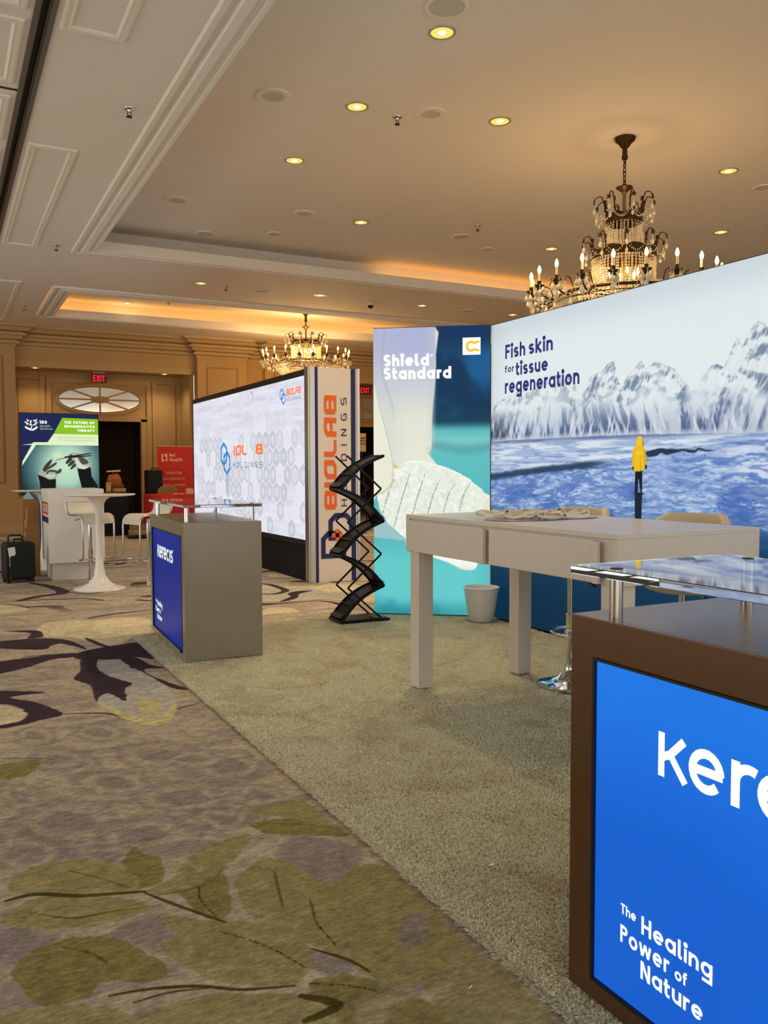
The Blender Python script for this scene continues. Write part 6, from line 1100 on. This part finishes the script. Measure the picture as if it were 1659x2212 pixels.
def plumes(t, R, z, n, out, hgt, curl):
    """curling leaf sprays that carry star flowers, bead ropes and drops"""
    tips = []
    for k in range(n):
        a = 2*pi*(k+.4)/n; d = Vector((cos(a), sin(a), 0)); p0 = d*R+Vector((0,0,z)); m = MB()
        pts = spline([p0, p0+d*.02+Vector((0,0,hgt*.55)), p0+d*out*.45+Vector((0,0,hgt)), p0+d*out*.9+Vector((0,0,hgt*.92)), p0+d*out+Vector((0,0,hgt*.72))], 4)
        m.tube(pts, [.009-.006*i/len(pts) for i in range(len(pts))], 6)
        for e in (.4, .75): m.obox(p0+d*.015+Vector((0,0,hgt*e)), d*.012, (0,0,.022), Vector((-d.y,d.x,0))*.004)
        tip = pts[-1]
        for q in range(5):
            an = 2*pi*q/5; v = Vector((-d.y, d.x, 0))*cos(an)+Vector((0,0,1))*sin(an); m.obox(tip+v*.014+d*.004, v*.014, d*.003, v.cross(d)*.006)
        o = m.build('plume', M_brass, t); g = MB(); pendant(g, tip+Vector((0,0,-.03)), .9); pendant(g, tip*.93+Vector((0,0,tip.z*.07-.12)), .8); g.build('crystal_drop', M_cry, o); tips.append(tip)
    s = MB()
    for k in range(n):
        a, b = tips[k], tips[(k+1) % n]; ka = Vector((a.x*.80, a.y*.80, z+.05)); kb = Vector((b.x*.80, b.y*.80, z+.05)); swag(s, ka, kb, .085, 11); swag(s, a+Vector((0,0,-.04)), b+Vector((0,0,-.04)), .16, 12, .007)
    s.build('bead_swags', M_cry, t, kind='stuff')
def chandelier(label, x, y, ztop, zc, R, chain, two_tier, power, n=20):
    t = thing('chandelier', label, 'chandelier', (x, y, 0))
    MB().lathe([(.012, ztop-.11), (.04, ztop-.10), (.07, ztop-.055), (.10, ztop-.035), (.112, ztop-.004), (.001, ztop-.002)], 24).build('canopy', M_brass, t, smooth=40)
    zr = zc-.23                                           # main ring
    top = ztop-.11; ch0 = top-(.11 if two_tier else .12); ch1 = ch0-chain
    MB().lathe([(.03, ch0), (.034, ch0+.02), (.026, ch0+.05), (.026, top-.02), (.02, top+.02)], 16).build('hanging_rod', M_brass, t, smooth=40)
    m = MB(); k = 0; z = ch0+.01
    while z > ch1:
        a = (k % 2)*pi/2; ring = [(.016*cos(q)*cos(a), .016*cos(q)*sin(a), z-.025+.03*sin(q)) for q in np.linspace(0, 2*pi, 11)[:-1]]; m.tube(ring, .005, 6, True); z -= .046; k += 1
    m.tube([(.01, .006, ch0), (-.012, .01, (ch0+ch1)/2), (.008, 0, ch1)], .004, 6); m.build('chain', M_brass, t)
    m = MB(); m.lathe([(.02, ch1-.07), (.03, ch1-.06), (.07, ch1-.025), (.088, ch1-.015), (.085, ch1-.008), (.03, ch1-.02), (.02, ch1+.02)], 20); m.build('rosette', M_brass, t, smooth=40)
    MB().lathe([(.02, zr-.1), (.02, ch1-.08), (.03, ch1-.075), (.03, ch1-.06)], 14).build('stem', mat('gilt_stem', (150, 122, 60), .35, .7), t, smooth=40)
    zt = ch1-.02
    if two_tier:
        z1 = zt-.37; m = MB(); band(m, .185, z1, z1+.07, .035); m.build('crown_band', M_brass, t); plumes(t, .185, z1+.06, 8, .13, .22, 1)
        m = MB(); strands(m, .183, z1-.01, z1-.14, 30, .010); rod_ring(m, .196, z1-.10, z1-.27, 40); strands(m, .16, z1-.02, z1-.24, 18, .008); m.build('crystal_basket', M_cry, t, kind='stuff')
        z2 = zc+.16; m = MB(); band(m, .325, z2, z2+.075, .03); m.build('crown_band', M_brass, t); plumes(t, .325, z2+.06, 10, .11, .17, 1)
    else:
        z2 = zc+.15; m = MB(); band(m, .325, z2, z2+.075, .03); m.build('crown_band', M_brass, t); plumes(t, .325, z2+.06, 10, .13, .19, 1)
    m = MB(); strands(m, .325, z2-.01, zr+.06, 58, .0125); strands(m, .27, z2-.03, zr+.06, 34, .012); m.build('crystal_basket', M_cry, t, kind='stuff')
    for k in range(6):                                     # the bulbs inside the basket
        a = 2*pi*k/6; b = MB(); b.lathe([(.004, zc-.02), (.02, zc), (.022, zc+.02), (.012, zc+.045), (.001, zc+.06)], 10, (.15*cos(a), .15*sin(a), 0)); b.build('inner_bulb', M_flame, t, smooth=60)
    m = MB(); m.tube([(.74*R*cos(q), .74*R*sin(q), zr) for q in np.linspace(0, 2*pi, 61)[:-1]], .016, 8, True); m.tube([(.72*R*cos(q), .72*R*sin(q), zr-.05) for q in np.linspace(0, 2*pi, 61)[:-1]], .006, 8, True)
    for k in range(10): a = 2*pi*k/10; m.tube([(0,0,zr+.02), (.4*R*cos(a), .4*R*sin(a), zr+.05), (.74*R*cos(a), .74*R*sin(a), zr)], .010, 6)
    m.build('ring', M_brass, t, smooth=50)
    m = MB()
    for j in range(13): f = j/13; strands(m, .73*R*(1-.62*f*f), zr-.01-.40*f, zr-.01-.40*f-.03, int(120*(1-.5*f)), .0145)
    m.build('crystal_skirt', M_cry, t, kind='stuff')
    proto = None; dz = zc-.16
    for k in range(n):
        a = 2*pi*(k+.27)/n
        if proto is None:
            m = MB(); m.tube(spline([(.74*R, 0, zr+.01), (.80*R, 0, zr-.05), (.90*R, 0, zr-.055), (.985*R, 0, zr+.01), (R, 0, dz-.035)], 5), .009, 8)
            m.tube(spline([(.76*R, 0, zr+.02), (.80*R, 0, zr+.10), (.86*R, 0, zr+.12), (.88*R, 0, zr+.07)], 4), .006, 6); arm = m.build('arm', M_brass, t, smooth=60)
            ds = [MB().lathe([(.010, dz-.05), (.022, dz-.04), (.026, dz-.02), (.055, dz), (.056, dz+.006), (.022, dz+.008), (.02, dz+.04), (.024, dz+.045), (.001, dz+.045)], 18, (R, 0, 0)).build('drip_pan', M_brass, arm, smooth=40),
                  MB().lathe([(.0125, dz+.03), (.0125, dz+.125), (.001, dz+.126)], 12, (R, 0, 0)).build('candle', M_cand, arm, smooth=40),
                  MB().lathe([(.009, dz+.124), (.018, dz+.145), (.0195, dz+.16), (.012, dz+.19), (.001, dz+.208)], 12, (R, 0, 0)).build('bulb', M_flame, arm, smooth=60)]
            g = MB(); pendant(g, (R, 0, dz-.05), 1.3)
            for q in range(5): an = 2*pi*q/5; pendant(g, (R+.05*cos(an), .05*sin(an), dz-.004), .95)
            pendant(g, (.88*R, 0, zr+.06), 1.2); pendant(g, (.84*R, .04, zr-.06), 1.1)
            for sd in (-1, 1): swag(g, (R, 0, dz-.02), (.99*R, sd*R*pi/n, dz-.10), .03, 6, .007)
            ds.append(g.build('crystal_drops', M_cry, arm)); proto = (arm, ds); arm.rotation_euler = (0, 0, a)
        else:
            c = proto[0].copy(); COL.objects.link(c); c.parent = t; c.rotation_euler = (0, 0, a)
            for d in proto[1]: e = d.copy(); COL.objects.link(e); e.parent = c
    s = MB()
    for k in range(n):
        a, b = 2*pi*(k+.27)/n, 2*pi*(k+1.27)/n; swag(s, (.76*R*cos(a), .76*R*sin(a), zr+.02), (.76*R*cos(b), .76*R*sin(b), zr+.02), .06, 8, .009)
        swag(s, (.33*cos(a), .33*sin(a), zr+.16), (.74*R*cos(a), .74*R*sin(a), zr+.03), .03, 16, .009)
    s.build('bead_swags', M_cry, t, kind='stuff')
    for k in range(6): a = 2*pi*(k+.5)/6; light('POINT', 'candle_glow', (x+R*cos(a), y+R*sin(a), dz+.17), power/6, (1, .60, .24), shadow_soft_size=.06)
    light('POINT', 'skirt_fill', (x, y, zr-.13), power*.5, (1, .60, .24), shadow_soft_size=.12)  # added fill light without a bulb, brightens the skirt crystals
    light('POINT', 'basket_glow', (x, y, zc-.04), power*.6, (1, .60, .24), shadow_soft_size=.12)
chandelier('large two-tiered crystal chandelier on a long chain above the mountain wall', 6.44, 6.78, ZU, 3.43, .965, .28, True, 24)
chandelier('small distant crystal chandelier above the video wall', 7.18, 17.29, ZU, 3.95, .95, .10, False, 80)
